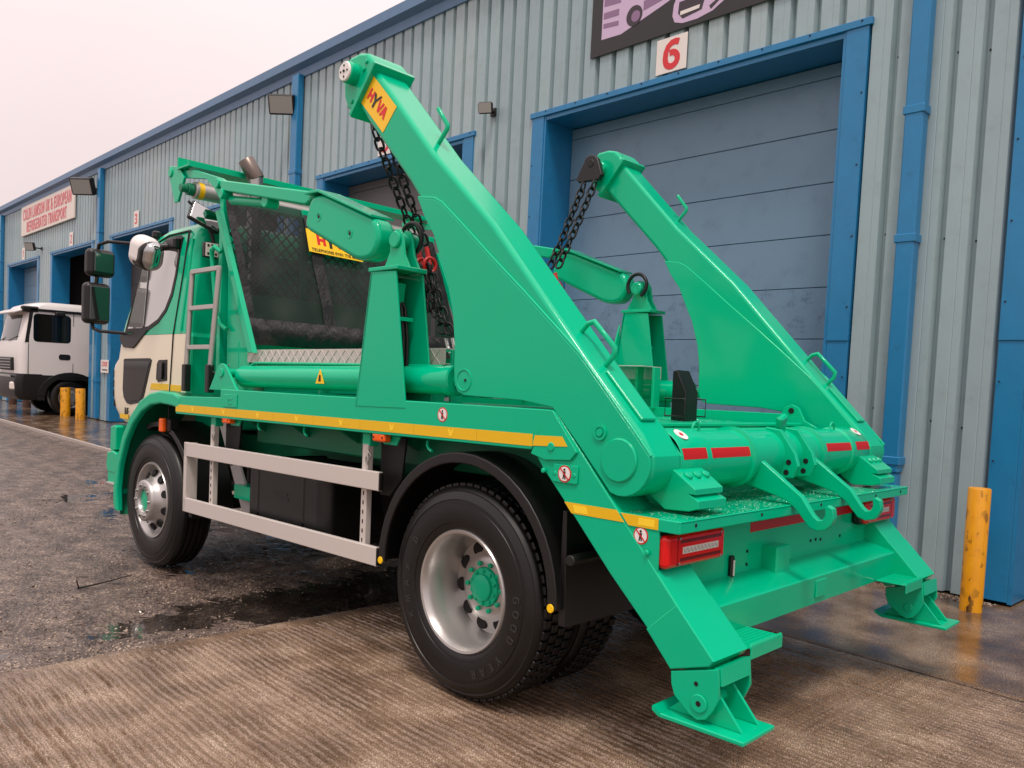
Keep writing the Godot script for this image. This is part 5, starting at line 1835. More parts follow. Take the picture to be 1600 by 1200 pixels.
	for q in [[-3.04, -3.105], [-2.62, -2.73]]:
		mb = MB.new()
		mb.tube([Vector3(-1.15, 2.28, q[0]), Vector3(-1.15, 1.50, q[1])], 0.021, 4)
		part(ld, "stile", mb, M.alu)
		mb = MB.new()
		mb.box(Vector3(-1.15, 1.50, q[1] + 0.005), Vector3(0.05, 0.20, 0.055), 0.006)
		part(ld, "stile_bracket", mb, M.black_plastic)
	for k in 3:
		var y: float = [2.275, 2.01, 1.725][k]
		var t := (2.28 - y) / 0.78
		mb = MB.new()
		mb.box(Vector3(-1.15, y, lerpf((-3.04 - 2.62) / 2, (-3.105 - 2.73) / 2, t)), Vector3(0.032, 0.032, lerpf(0.42, 0.375, t)), 0.003)
		part(ld, "rung", mb, M.alu)
	mb = MB.new()
	var ch := []
	for i in 11:
		var t := i / 10.0
		ch.append(Vector3(-1.14, 1.55 - 0.03 * sin(PI * t) + 0.05 * t, -2.70 + 0.24 * t))
	mb.tube(ch, 0.005, 6)
	part(ld, "safety_chain", mb, M.steel)

func cabx(y: float) -> float:
	if y < 1.83: return 1.12
	return 1.12 - 0.045 * (y - 1.83) / 0.65
func cab_ring(y: float, hw: float, zf: float, zr: float, rf: float, rr: float, bulge := 0.06) -> Array:
	var o := []
	for q in [[-hw + rr, zr - rr, rr, 0.5, 1.0], [-hw + rf, zf + rf, rf, 1.0, 1.5], [hw - rf, zf + rf, rf, 1.5, 2.0], [hw - rr, zr - rr, rr, 0.0, 0.5]]:
		for i in 9:
			var a: float = PI * lerpf(q[3], q[4], i / 8.0)
			var x: float = q[0] + cos(a) * q[2]
			var z: float = q[1] + sin(a) * q[2]
			if z < zf + rf * 0.6: z -= bulge * (1.0 - pow(abs(x) / hw, 2.0))
			o.append(Vector3(x, y, z))
		if q[3] == 1.0:
			for i in range(1, 6):
				var x := lerpf(-hw + rf, hw - rf, i / 6.0)
				o.append(Vector3(x, y, zf - bulge * (1.0 - pow(abs(x) / hw, 2.0))))
	return o
func cab(lorry):
	var c := Node3D.new()
	c.name = "cab"
	lorry.add_child(c, true)
	var up := []
	for q in [[1.832, 1.12, -4.66, -3.17, 0.30, 0.05], [1.95, 1.113, -4.60, -3.165, 0.30, 0.05], [2.2, 1.095, -4.44, -3.155, 0.29, 0.05], [2.46, 1.076, -4.27, -3.145, 0.28, 0.06], [2.56, 1.062, -4.20, -3.14, 0.28, 0.07], [2.63, 1.035, -4.13, -3.15, 0.28, 0.09], [2.68, 0.99, -4.05, -3.18, 0.28, 0.12], [2.72, 0.90, -3.93, -3.25, 0.26, 0.14], [2.742, 0.72, -3.75, -3.36, 0.18, 0.14], [2.748, 0.4, -3.6, -3.45, 0.06, 0.05]]:
		up.append(cab_ring(q[0], q[1], q[2], q[3], q[4], q[5]))
	var mb := MB.new()
	mb.loft(up)
	part(c, "upper_shell", mb, M.green)
	var lo := []
	for q in [[1.31, 1.12, -4.812, -3.205, 0.30, 0.05], [1.54, 1.12, -4.825, -3.19, 0.30, 0.05], [1.585, 1.12, -4.80, -3.19, 0.30, 0.05], [1.64, 1.12, -4.72, -3.185, 0.30, 0.05], [1.83, 1.12, -4.66, -3.17, 0.30, 0.05]]:
		lo.append(cab_ring(q[0], q[1], q[2], q[3], q[4], q[5]))
	mb = MB.new()
	mb.loft(lo)
	part(c, "lower_shell", mb, M.cream)
	lo = []
	for q in [[1.10, 1.09, -4.64], [1.14, 1.112, -4.69], [1.22, 1.12, -4.77], [1.309, 1.12, -4.812]]: lo.append(cab_ring(q[0], q[1], q[2], -4.0, 0.30, 0.03))
	mb = MB.new()
	mb.loft(lo)
	part(c, "front_skirt", mb, M.cream)
	mb = MB.new()
	mb.box(Vector3(0, 1.575, -3.168), Vector3(2.236, 0.53, 0.075), 0.03)
	mb.box(Vector3(0, 1.2, -3.45), Vector3(1.6, 0.2, 0.5), 0.02)
	part(c, "rear_wall", mb, M.green)
	# windscreen
	mb = MB.new()
	for i in 20:
		var f := func(t: float, y: float) -> Vector3:
			var x := lerpf(-0.93, 0.93, t)
			var zf := lerpf(-4.60, -4.27, (y - 1.95) / 0.51)
			return Vector3(x, y, zf - 0.012 - 0.06 * (1.0 - pow(abs(x) / 1.1, 2.0)) + max(0.0, abs(x) - 0.80) * 0.25)
		var a := i / 20.0
		var b := (i + 1) / 20.0
		mb.quad(f.call(a, 1.93), f.call(b, 1.93), f.call(b, 2.47), f.call(a, 2.47), Vector3(0, 0.5, -1))
	part(c, "windscreen", mb, M.glass_dark)
	mb = MB.new()
	mb.box(Vector3(0, 2.60, -4.32), Vector3(1.9, 0.10, 0.20), 0.03, Basis(Vector3(1, 0, 0), 0.3))
	part(c, "sun_visor", mb, M.black_gloss)
	for sd: float in [-1.0, 1.0]:
		var map := func(p: Vector2, t: float) -> Vector3: return Vector3(sd * (cabx(p.y) + t), p.y, p.x)
		# door
		var d := Node3D.new()
		d.name = "cab_door"
		c.add_child(d, true)
		mb = MB.new()
		mb.prism(V2([-4.36, 1.855, -3.90, 1.86, -3.70, 1.92, -3.56, 2.01, -3.475, 2.13, -3.43, 2.30, -3.40, 2.575, -3.44, 2.60, -3.66, 2.60, -4.03, 2.49, -4.12, 2.40]), -0.01, 0.006, map, 0.004, 1)
		part(d, "window_seal", mb, M.black_plastic)
		mb = MB.new()
		mb.prism(V2([-4.29, 1.89, -4.0, 1.89, -3.975, 1.91, -3.985, 2.50, -4.03, 2.47, -4.10, 2.40]), 0.0, 0.0085, map, 0.002, 1)
		part(d, "quarter_window", mb, M.glass_side)
		mb = MB.new()
		mb.prism(V2([-3.94, 1.90, -3.88, 1.90, -3.70, 1.955, -3.59, 2.03, -3.505, 2.15, -3.46, 2.30, -3.43, 2.55, -3.66, 2.575, -3.94, 2.51]), 0.0, 0.0085, map, 0.002, 1)
		part(d, "side_window", mb, M.glass_side)
		mb = MB.new()
		mb.prism(V2([-4.36, 1.635, -4.33, 1.64, -3.83, 1.645, -3.79, 1.63, -3.80, 1.60, -3.93, 1.33, -3.97, 1.285, -4.20, 1.255, -4.28, 1.265, -4.345, 1.31, -4.37, 1.38]), -0.005, 0.006, map, 0.004, 1, 0.6)
		part(d, "low_window_seal", mb, M.black_plastic)
		mb = MB.new()
		mb.prism(V2([-4.335, 1.615, -3.84, 1.622, -3.825, 1.605, -3.95, 1.345, -3.99, 1.305, -4.20, 1.28, -4.27, 1.29, -4.32, 1.325, -4.345, 1.385]), 0.0, 0.009, map, 0.002, 1, 0.6)
		part(d, "low_window", mb, M.glass_dark)
		mb = MB.new()
		mb.prism(V2([-3.69, 1.60, -3.66, 1.63, -3.50, 1.635, -3.495, 1.47, -3.66, 1.455, -3.70, 1.48]), -0.005, 0.005, map, 0.004, 1)
		var hd := part(d, "handle_recess", mb, M.black_plastic)
		mb = MB.new()
		mb.prism(rrect(-3.61, 1.48, -3.555, 1.615, 0.015, 3), 0.0, 0.022, map, 0.006, 2)
		part(hd, "door_handle", mb, M.black_gloss)
		mb = MB.new()
		mb.tube([Vector3(sd * 1.121, 1.10, -3.455), Vector3(sd * 1.122, 1.39, -3.44), Vector3(sd * 1.123, 1.83, -3.40), Vector3(sd * (cabx(2.3) + 0.003), 2.3, -3.325), Vector3(sd * (cabx(2.6) + 0.002), 2.60, -3.29), Vector3(sd * 1.045, 2.625, -3.32), Vector3(sd * 1.045, 2.625, -3.70), Vector3(sd * 1.06, 2.57, -3.95)], 0.0065, 6)
		part(d, "door_seam", mb, M.seal)
		mb = MB.new()
		mb.prism(V2([-4.45, 1.84, -3.875, 1.872, -4.11, 1.745, -4.16, 1.725, -4.36, 1.735, -4.43, 1.78]), -0.005, 0.012, map, 0.006, 2)
		part(c, "mirror_mount_cover", mb, M.black_plastic)
		# stripe, badge and vents
		mb = MB.new()
		mb.prism(V2([-3.81, 1.395, -3.47, 1.395, -3.47, 1.445, -3.79, 1.445]), 0.0, 0.003, map)
		mb.prism(V2([-3.43, 1.392, -3.25, 1.392, -3.25, 1.44, -3.43, 1.442]), 0.0, 0.003, map)
		mb.prism(V2([-4.42, 1.13, -4.24, 1.13, -4.24, 1.17, -4.42, 1.17]), 0.0, 0.003, map)
		part(c, "yellow_tape", mb, M.yellow_tape)
		if sd < 0:
			text(c, "model_letters", "LF", 0.075, 0.006, M.dark_metal, Transform3D(Basis(Vector3(0, 0, 1), Vector3(0, 1, 0), Vector3(-1, 0, 0)), Vector3(-1.123, 1.198, -4.28)))
		for k in 4:
			mb = MB.new()
			var a := deg_to_rad(28.0)
			var nrm := Vector3(-sd * cos(a) * -1.0, 0, -sin(a))
			var pc := Vector3(sd * (1.12 - 0.30 * (1 - cos(a))), 1.51 - 0.085 * k, (-4.52 if k < 3 else -4.50) - 0.30 * sin(a) + 0.012)
			mb.box(pc, Vector3(0.014, 0.062, 0.10), 0.003, Basis(Vector3.UP, sd * a * -1.0 if sd < 0 else a * -1.0) if false else Basis(nrm, Vector3.UP, nrm.cross(Vector3.UP)))
			part(c, "air_vent", mb, M.dark_metal)
		# rain channel moulding behind the door
		mb = MB.new()
		mb.tube([Vector3(sd * 1.122, 1.85, -3.27), Vector3(sd * (cabx(2.3)), 2.3, -3.235), Vector3(sd * (cabx(2.5)), 2.55, -3.215)], 0.012, 8)
		part(c, "corner_moulding", mb, M.green)
		# wheel arch
		var wa := Node3D.new()
		wa.name = "wheel_arch"
		c.add_child(wa, true)
		var o1 := V2([-3.02, 1.352, -3.15, 1.385, -3.38, 1.395, -3.58, 1.37, -3.77, 1.30, -3.95, 1.17, -4.10, 1.0, -4.21, 0.78, -4.27, 0.56, -4.26, 0.42, -4.22, 0.36])
		var i1 := V2([-4.17, 0.37, -4.19, 0.55, -4.14, 0.76, -4.03, 0.96, -3.89, 1.11, -3.73, 1.215, -3.56, 1.275, -3.38, 1.295, -3.18, 1.285, -3.05, 1.27])
		mb = MB.new()
		mb.prism(o1 + i1, sd * 1.225, sd * 1.17, SIDE, 0.018, 3, 0.8)
		part(wa, "arch_lip", mb, M.green)
		var i2 := []
		for q in o1: i2.append(Vector2(q.x * 0.985 - 0.05, q.y - 0.03))
		i2.reverse()
		mb = MB.new()
		mb.prism(o1 + i2, sd * 1.18, sd * 0.80, SIDE)
		part(wa, "arch_liner", mb, M.green_dark)
		mb = MB.new()
		var inner := []
		for i in 13:
			var a := lerpf(PI * 0.62, -0.1, i / 12.0)
			inner.append(Vector2(-3.63 + 0.63 * cos(a), 0.52 + 0.63 * sin(a)))
		var inner2 := []
		for i in 13:
			var a := lerpf(-0.1, PI * 0.62, i / 12.0)
			inner2.append(Vector2(-3.63 + 0.58 * cos(a), 0.52 + 0.58 * sin(a)))
		mb.prism(inner + inner2, sd * 1.13, sd * 0.80, SIDE, 0.01, 1)
		part(wa, "spray_guard", mb, M.black_plastic)
		mb = MB.new()
		mb.rbox(Vector3(sd * 1.15, 1.125, -3.49), Vector3(0.04, 0.11, 0.07), 0.015)
		part(wa, "orange_lamp", mb, M.orange)
		mb = MB.new()
		mb.box(Vector3(sd * 1.10, 1.125, -3.44), Vector3(0.08, 0.10, 0.10), 0.01)
		part(wa, "lamp_holder", mb, M.black_plastic)
		# mirrors
		var mr := Node3D.new()
		mr.name = "door_mirror"
		c.add_child(mr, true)
		var tilt := Basis(Vector3.UP, -0.12 * sd)
		mb = MB.new()
		mb.rbox(Vector3(sd * 1.275, 2.10, -4.60), Vector3(0.22, 0.35, 0.11), 0.045, tilt)
		part(mr, "mirror_housing", mb, M.black_plastic)
		mb = MB.new()
		mb.rbox(Vector3(sd * 1.262, 2.10, -4.552), Vector3(0.168, 0.29, 0.02), 0.012, tilt)
		part(mr, "mirror_glass", mb, M.glass_mirror)
		mb = MB.new()
		mb.rbox(Vector3(sd * 1.25, 2.445, -4.60), Vector3(0.235, 0.235, 0.11), 0.045, tilt)
		part(mr, "mirror_housing", mb, M.black_plastic)
		mb = MB.new()
		mb.rbox(Vector3(sd * 1.232, 2.45, -4.552), Vector3(0.168, 0.17, 0.02), 0.012, tilt)
		part(mr, "mirror_glass", mb, M.glass_mirror)
		mb = MB.new()
		mb.tube([Vector3(sd * 1.27, 2.54, -4.60), Vector3(sd * 1.265, 2.60, -4.58), Vector3(sd * 1.22, 2.625, -4.50), Vector3(sd * 1.03, 2.60, -4.20)], 0.014, 10)
		mb.tube([Vector3(sd * 1.27, 2.36, -4.60), Vector3(sd * 1.275, 2.26, -4.60)], 0.017, 10)
		mb.tube([Vector3(sd * 1.30, 1.93, -4.60), Vector3(sd * 1.30, 1.89, -4.59), Vector3(sd * 1.265, 1.865, -4.54), Vector3(sd * 1.11, 1.85, -4.30)], 0.014, 10)
		part(mr, "mirror_arms", mb, M.black_plastic)
		mb = MB.new()
		mb.cyl(Vector3(sd * 1.03, 2.63, -3.98), Vector3(sd * 1.03, 2.69, -3.98), 0.035, 16, 0.012)
		part(c, "roof_lamp", mb, M.black_plastic)
	# white kerb mirror over the door
	var km := Node3D.new()
	km.name = "kerb_mirror"
	c.add_child(km, true)
	mb = MB.new()
	var kb := Basis(Vector3(1, 0, 0), 0.3) * Basis(Vector3(0, 1, 0), 0.15)
	mb.rbox(Vector3(-1.262, 2.455, -3.63), Vector3(0.18, 0.25, 0.25), 0.085, kb, 5)
	part(km, "mirror_cover", mb, M.white_paint)
	mb = MB.new()
	mb.rbox(Vector3(-1.257, 2.435, -3.602), Vector3(0.177, 0.235, 0.243), 0.083, kb, 5)
	part(km, "mirror_rim", mb, M.black_gloss)
	mb = MB.new()
	mb.rbox(Vector3(-1.248, 2.43, -3.582), Vector3(0.172, 0.222, 0.232), 0.08, kb, 5)
	part(km, "mirror_glass", mb, M.mirror_bright)
	mb = MB.new()
	mb.cyl(Vector3(-1.20, 2.50, -3.60), Vector3(-1.06, 2.52, -3.52), 0.03, 14)
	mb.rbox(Vector3(-1.10, 2.53, -3.50), Vector3(0.06, 0.09, 0.16), 0.02)
	part(km, "mirror_arm", mb, M.black_plastic)
	# bumper and steps
	mb = MB.new()
	var bl := []
	for q in [[0.46, 0.98, -4.62], [0.52, 1.05, -4.72], [0.72, 1.07, -4.76], [0.88, 1.06, -4.74], [0.97, 1.04, -4.70]]:
		bl.append(cab_ring(q[0], q[1], q[2], -4.28, 0.22, 0.02, 0.05))
	mb.loft(bl)
	part(c, "bumper", mb, M.green)
	mb = MB.new()
	mb.box(Vector3(0, 1.03, -4.45), Vector3(1.9, 0.12, 0.4), 0.02)
	part(c, "step_well", mb, M.green_dark)
	for sd: float in [-1.0, 1.0]:
		mb = MB.new()
		mb.prism(V2([-4.52, 1.055, -4.43, 1.07, -4.40, 1.05, -4.40, 0.86, -4.50, 0.84, -4.53, 0.86]), sd * 1.16, sd * 1.06, SIDE, 0.01, 2)
		mb.prism(V2([-4.55, 0.83, -4.44, 0.85, -4.33, 0.83, -4.30, 0.66, -4.54, 0.66, -4.57, 0.72]), sd * 1.175, sd * 1.06, SIDE, 0.012, 2)
		mb.prism(V2([-4.545, 0.67, -4.30, 0.67, -4.24, 0.50, -4.36, 0.50, -4.46, 0.555, -4.545, 0.56]), sd * 1.17, sd * 1.06, SIDE, 0.012, 2)
		part(c, "step_panel", mb, M.green)
		mb = MB.new()
		mb.box(Vector3(sd * 1.165, 0.57, -4.42), Vector3(0.06, 0.02, 0.16), 0.004)
		part(c, "step_tread", mb, M.alu)
	# rear wall fittings
	mb = MB.new()
	mb.rbox(Vector3(0, 2.05, -3.13), Vector3(1.6, 0.9, 0.04), 0.015)
	part(c, "rear_wall_pressing", mb, M.green)
	var rm := Node3D.new()
	rm.name = "rear_view_mirror"
	c.add_child(rm, true)
	var rb := Basis(Vector3(1, 0, 0), -0.32) * Basis(Vector3(0, 0, 1), -0.40)
	mb = MB.new()
	mb.rbox(Vector3(-1.035, 2.70, -3.10), Vector3(0.25, 0.165, 0.035), 0.016, rb)
	part(rm, "mirror_frame", mb, M.black_plastic)
	mb = MB.new()
	mb.rbox(Vector3(-1.035, 2.70, -3.10) + rb * Vector3(0, 0, 0.018), Vector3(0.222, 0.138, 0.008), 0.003, rb)
	part(rm, "mirror_glass", mb, M.mirror_bright)
	mb = MB.new()
	mb.tube([Vector3(-1.03, 2.70, -3.12), Vector3(-0.98, 2.58, -3.10), Vector3(-0.95, 2.42, -3.08)], 0.014, 8)
	mb.tube([Vector3(-1.10, 2.76, -3.12), Vector3(-1.16, 2.80, -3.12)], 0.010, 8)
	part(rm, "mirror_bracket", mb, M.black_plastic)
	var wl := Node3D.new()
	wl.name = "work_lamp"
	c.add_child(wl, true)
	mb = MB.new()
	mb.rbox(Vector3(-1.0, 2.46, -3.075), Vector3(0.115, 0.115, 0.05), 0.012)
	part(wl, "lamp_body", mb, M.black_plastic)
	mb = MB.new()
	mb.box(Vector3(-1.0, 2.46, -3.051), Vector3(0.10, 0.10, 0.008), 0.002)
	var lg := part(wl, "lamp_lens", mb, M.clear_lens)
	mb = MB.new()
	for q in [[-0.03, 0.03], [0.03, 0.03], [0, 0], [-0.03, -0.03], [0.03, -0.03], [0, 0.034], [0, -0.034]]:
		mb.lathe(Vector3(-1.0 + q[0], 2.46 + q[1], -3.047), Vector3(0, 0, 1), [Vector2(0.010, 0), Vector2(0.010, 0.001), Vector2(0.006, 0.001), Vector2(0.0, 0.002)], 8)
	stuff_part(lg, "light_cell", mb, M.dark_metal)

func make_lorry():
	var lorry := thing("skip_lorry", "bright green and cream skip lorry with two raised lifting arms and folded net sheet", "lorry", "", Transform3D(Basis(Vector3(0.99908, -0.00319, -0.04276), Vector3(0.00269, 0.99993, -0.01178), Vector3(0.04279, 0.01165, 0.99902)).orthonormalized(), Vector3(0, 0.0013, 0)))
	under_side(lorry)
	cab(lorry)
	rear_end(lorry)
	sheeting(lorry)
	for sd: float in [-1.0, 1.0]:
		make_front_wheel(lorry, sd)
		make_rear_wheel(lorry, sd)
		side_rail(lorry, sd)
		tower(lorry, sd)
		sheet_arm(lorry, sd)
		leg(lorry, sd)
		lift_arm(lorry, sd)
	return lorry
# ---------------------------------------------------------------- the other things
func link_mesh(r: float, half_len: float, half_w: float) -> ArrayMesh:
	var mb := MB.new()
	var p := []
	for i in 6:
		var a := PI * i / 5.0
		p.append(Vector3(half_w * cos(a), half_len - half_w + half_w * sin(a), 0))
	for i in 6:
		var a := PI + PI * i / 5.0
		p.append(Vector3(half_w * cos(a), -half_len + half_w + half_w * sin(a), 0))
	mb.tube(p, r, 6, true)
	return mb.mesh()
func chain_run(node: Node3D, path: Array, link: ArrayMesh, pitch: float, m: Material, called := "link", tw := 0.0):
	var L := 0.0
	for i in path.size() - 1: L += path[i].distance_to(path[i + 1])
	var cnt := int(L / pitch)
	for k in cnt:
		var d := (k + 0.5) * pitch
		var i := 0
		while i < path.size() - 2 and d > path[i].distance_to(path[i + 1]):
			d -= path[i].distance_to(path[i + 1])
			i += 1
		var dir: Vector3 = (path[i + 1] - path[i]).normalized()
		var side := dir.cross(Vector3(0.3, 0.1, 1)).normalized()
		var b := Basis(side, -dir, side.cross(-dir)) * Basis(Vector3.UP, tw + PI * 0.5 * (k % 2) + 0.15 * sin(k * 1.7))
		var o := MeshInstance3D.new()
		o.name = called
		o.mesh = link
		o.material_override = m
		node.add_child(o, true)
		o.transform = Transform3D(b, path[i] + dir * d)
func number_sign(s, h, w, hh, txt, ts, label, m: Material):
	var g := thing("number_sign", label, "sign", "door number signs", Transform3D(Basis(), W(s, h, -0.05)))
	var mb := MB.new()
	mb.box(Vector3(-0.012, 0, 0), Vector3(0.012, hh, w), 0.002)
	part(g, "board", mb, M.sign_white)
	if txt == "6":
		var hold := Node3D.new()
		hold.name = "lettering"
		g.add_child(hold)
		hold.transform = Transform3D(Basis(Vector3(0, 0, 1), Vector3(0, 1, 0), Vector3(-1, 0, 0)), Vector3(-0.018, 0.0, 0))
		block_text(hold, "number", "6", 0.31, 0.003, m, Vector3(0, 0.0, 0.0))
		return
	text(g, "number", txt, ts, 0.004, m, Transform3D(Basis(Vector3(0, 0, 1), Vector3(0, 1, 0), Vector3(-1, 0, 0)), Vector3(-0.0195, 0, 0)))
func floodlight(s, h, size, yaw, pitch, label, stem := 0.2):
	var g := thing("floodlight", label, "floodlight", "floodlights on the workshop wall", Transform3D(Basis(), W(s, h, -0.05)))
	var mb := MB.new()
	mb.box(Vector3(-0.01, 0, 0), Vector3(0.03, 0.1, 0.1), 0.006)
	mb.tube([Vector3(-0.01, 0, 0), Vector3(-stem, 0.0, 0.0)], 0.02, 10)
	part(g, "bracket", mb, M.black_plastic)
	var b := Basis(Vector3.UP, yaw) * Basis(Vector3(0, 0, 1), pitch)     # local -x is the way it shines
	var c := Vector3(-stem - size * 0.25, 0.02, 0)
	mb = MB.new()
	mb.box(c, Vector3(size * 0.28, size * 0.72, size), 0.02, b)
	mb.box(c + b * Vector3(size * 0.22, 0, 0), Vector3(size * 0.2, size * 0.5, size * 0.6), 0.02, b)
	for k in 5: mb.box(c + b * Vector3(size * 0.16, -size * 0.25 + size * 0.12 * k, 0), Vector3(size * 0.26, 0.006, size * 0.8), 0.0, b)
	part(g, "housing", mb, M.black_plastic)
	mb = MB.new()
	mb.box(c + b * Vector3(-size * 0.142, 0, 0), Vector3(0.006, size * 0.6, size * 0.86), 0.001, b)
	part(g, "glass", mb, M.flood_glass)
func bollard(s, n, h, r, label, lean := 0.0):
	var g := thing("yellow_bollard", label, "bollard", "yellow steel posts by the wall", Transform3D(Basis(Vector3(0, 0, 1), lean), W(s, 0, n)))
	var mb := MB.new()
	mb.lathe(Vector3(0, -0.1, 0), Vector3.UP, [Vector2(r, 0), Vector2(r, h + 0.09), Vector2(r - 0.006, h + 0.1), Vector2(0, h + 0.1)], 36, 0.8)
	part(g, "post", mb, M.post_yellow)
func make_small_things():
	mat("flood_glass", Color(0.62, 0.62, 0.60), 0.2)
	# chains of the lifting arms
	var xf: Transform3D = get_node("skip_lorry").transform
	var lk := link_mesh(0.0078, 0.0385, 0.0245)
	var ring := link_mesh(0.0095, 0.048, 0.04)
	for sd: float in [-1.0, 1.0]:
		for k in 2:
			var where := "left" if sd < 0 else "right"
			var lab := ""
			if sd < 0: lab = "black lifting chain hanging nearest the cab beside the left arm" if k == 0 else "black lifting chain close behind the left arm, second from the cab"
			else: lab = "black lifting chain hanging from the right arm, nearer the cab" if k == 0 else "black lifting chain hanging from the right arm, nearer the tail"
			var g := thing("lifting_chain", lab, "chain", "chains of the lifting arms", xf)
			var dz := 0.0 if k == 0 else 0.105
			var a := Vector3(sd * 0.89, 3.06, -1.05 + dz)
			var b := Vector3(sd * 0.60, 2.36, -1.12 + dz * 0.75)
			if sd < 0: a = Vector3(-0.90, 3.03, -1.21 if k == 0 else -1.10)
			chain_run(g, [a, a.lerp(b, 0.5) + Vector3(0, -0.012, 0), b], lk, 0.0595, M.chain_black)
			var d := Vector3(sd * 0.595, 2.25, -1.09 + dz * 0.75)
			var e := Vector3(sd * 0.60, 1.80, -0.83 + dz * 0.55)
			var mb := MB.new()
			mb.tube([b, b.lerp(d, 0.35), d], 0.015, 8)
			part(g, "shortening_clutch", mb, M.red_paint)
			mb = MB.new()
			var pr := []
			for i in 12: pr.append(d + Vector3(0.038 * cos(TAU * i / 12), 0.045 * sin(TAU * i / 12), 0.01 * cos(TAU * i / 12)))
			mb.tube(pr, 0.011, 8, true)
			part(g, "coupling_ring", mb, M.red_paint)
			chain_run(g, [d, d.lerp(e, 0.5) + Vector3(0, -0.03, 0), e], lk, 0.0595, M.chain_black, "link", 0.4)
			var e2 := d + Vector3(sd * 0.03, -0.30, 0.12)
			chain_run(g, [d + Vector3(sd * 0.03, 0, 0.02), e2], lk, 0.0595, M.chain_black, "link", 0.8)
			mb = MB.new()
			mb.tube([e, e + Vector3(0, -0.05, 0.02), e + Vector3(0.0, -0.09, 0.05), e + Vector3(0, -0.075, 0.085), e + Vector3(0, -0.04, 0.09)], 0.012, 8)
			part(g, "end_hook", mb, M.steel)
			mb = MB.new()
			mb.tube([a, a + Vector3(0, 0.03, 0.0), a + Vector3(0, 0.055, 0.0)], 0.011, 8)
			part(g, "shackle", mb, M.steel)
		var pg := thing("chain_plate", "dark pear-shaped chain plate hung at the head of the %s arm" % ("left" if sd < 0 else "right"), "chain plate", "chain plates of the lifting arms", xf)
		var pm := MB.new()
		pm.prism(V2([-1.10, 3.07, -0.91, 3.065, -0.88, 3.10, -0.925, 3.22, -0.955, 3.25, -1.0, 3.258, -1.04, 3.24, -1.06, 3.20, -1.12, 3.10] if sd > 0 else [-1.23, 3.03, -1.06, 3.03, -1.0, 3.10, -0.94, 3.20, -0.955, 3.25, -1.0, 3.258, -1.05, 3.24, -1.12, 3.18, -1.24, 3.08]), sd * 0.915, sd * 0.875, SIDE, 0.008, 2, 0.7)
		part(pg, "plate", pm, M.black_plastic)
		pm = MB.new()
		pm.cyl(Vector3(sd * 0.87, 3.195, -0.985), Vector3(sd * 0.945, 3.195, -0.985), 0.03, 18)
		part(pg, "plate_pin", pm, M.dark_metal)
	# wheel chock standing on the floor of the body
	var ck := thing("wheel_chock", "black wedge wheel chock standing in a wire holder on the green body floor", "wheel chock", "", xf)
	var mb := MB.new()
	mb.prism(V2([0.24, 1.374, 0.335, 1.374, 0.335, 1.54, 0.27, 1.665, 0.24, 1.66]), 0.21, 0.345, SIDE, 0.006, 1)
	part(ck, "wedge", mb, M.black_plastic)
	for x in [0.165, 0.39]:
		mb = MB.new()
		mb.tube([Vector3(x, 1.50, 0.36), Vector3(x, 1.40, 0.36), Vector3(x, 1.40, 0.23), Vector3(x, 1.50, 0.23)], 0.005, 6, true)
		part(ck, "wire_holder", mb, M.black_plastic)
	# signs
	number_sign(3.0, 5.06, 0.385, 0.365, "6", 0.46, "white sign with a red 6 above the blue door behind the lorry", M.sign_six)
	number_sign(8.2, 5.06, 0.385, 0.365, "5", 0.40, "white number sign half hidden behind the raised left arm", M.sign_six)
	number_sign(18.7, 5.06, 0.33, 0.40, "3", 0.34, "white sign with a red 3 above the cab roof of the green lorry", M.sign_six)
	number_sign(23.96, 5.06, 0.33, 0.40, "2", 0.34, "white sign with a red 2 above the bay of the white lorry", M.sign_text)
	number_sign(29.3, 5.06, 0.33, 0.40, "1", 0.34, "white sign with a red 1 above the farthest door", M.sign_text)
	var wallb := Basis(Vector3(0, 0, 1), Vector3(0, 1, 0), Vector3(-1, 0, 0))
	var sg := thing("name_board", "long cream name board with two lines of red capitals under the eaves", "sign", "", Transform3D(Basis(), W(26.5, 6.11, -0.06)))
	mb = MB.new()
	mb.box(Vector3(-0.03, 0, 0), Vector3(0.05, 0.97, 5.86), 0.01)
	part(sg, "board", mb, M.sign_cream)
	for q in [["COLIN LAWSON UK & EUROPEAN", 0.18, 0.50, 5.35], ["REFRIGERATED TRANSPORT", -0.24, 0.46, 4.45]]:
		var t := text(sg, "lettering", q[0], q[2], 0.01, M.sign_text, Transform3D(wallb, Vector3(-0.058, q[1], 0)))
		var w: float = (t.mesh as TextMesh).get_aabb().size.x
		if w > 0.1: t.transform = Transform3D(wallb * Basis.from_scale(Vector3(q[3] / w, 1, 1)), Vector3(-0.058, q[1], 0))
	var bn := thing("advert_banner", "black advertising banner printed with a lorry and a car above the blue door", "banner", "", Transform3D(Basis(), W(2.2, 6.05, -0.055)))
	mb = MB.new()
	mb.box(Vector3(-0.008, 0.05, 0.0), Vector3(0.012, 1.62, 3.88), 0.002)
	part(bn, "board", mb, M.sign_black)
	var zs := func(s: float) -> float: return 2.2 - s
	var bmap := func(p: Vector2, t: float) -> Vector3: return Vector3(-0.014 - t, p.y - 6.05, 2.2 - p.x)
	var pic := Node3D.new()
	pic.name = "printed_lorry"
	bn.add_child(pic)
	mb = MB.new()
	mb.prism(V2([3.98, 5.46, 3.70, 5.45, 3.15, 5.60, 2.95, 5.66, 2.95, 6.35, 3.55, 6.45, 3.98, 6.40]), 0.0, 0.002, bmap)
	part(pic, "lorry_shape", mb, M.print_pink)
	mb = MB.new()
	mb.prism(V2([3.96, 5.58, 3.74, 5.56, 3.74, 5.61, 3.96, 5.63]), 0.0025, 0.004, bmap)
	mb.prism(V2([3.96, 5.68, 3.74, 5.67, 3.74, 5.74, 3.96, 5.75]), 0.0025, 0.004, bmap)
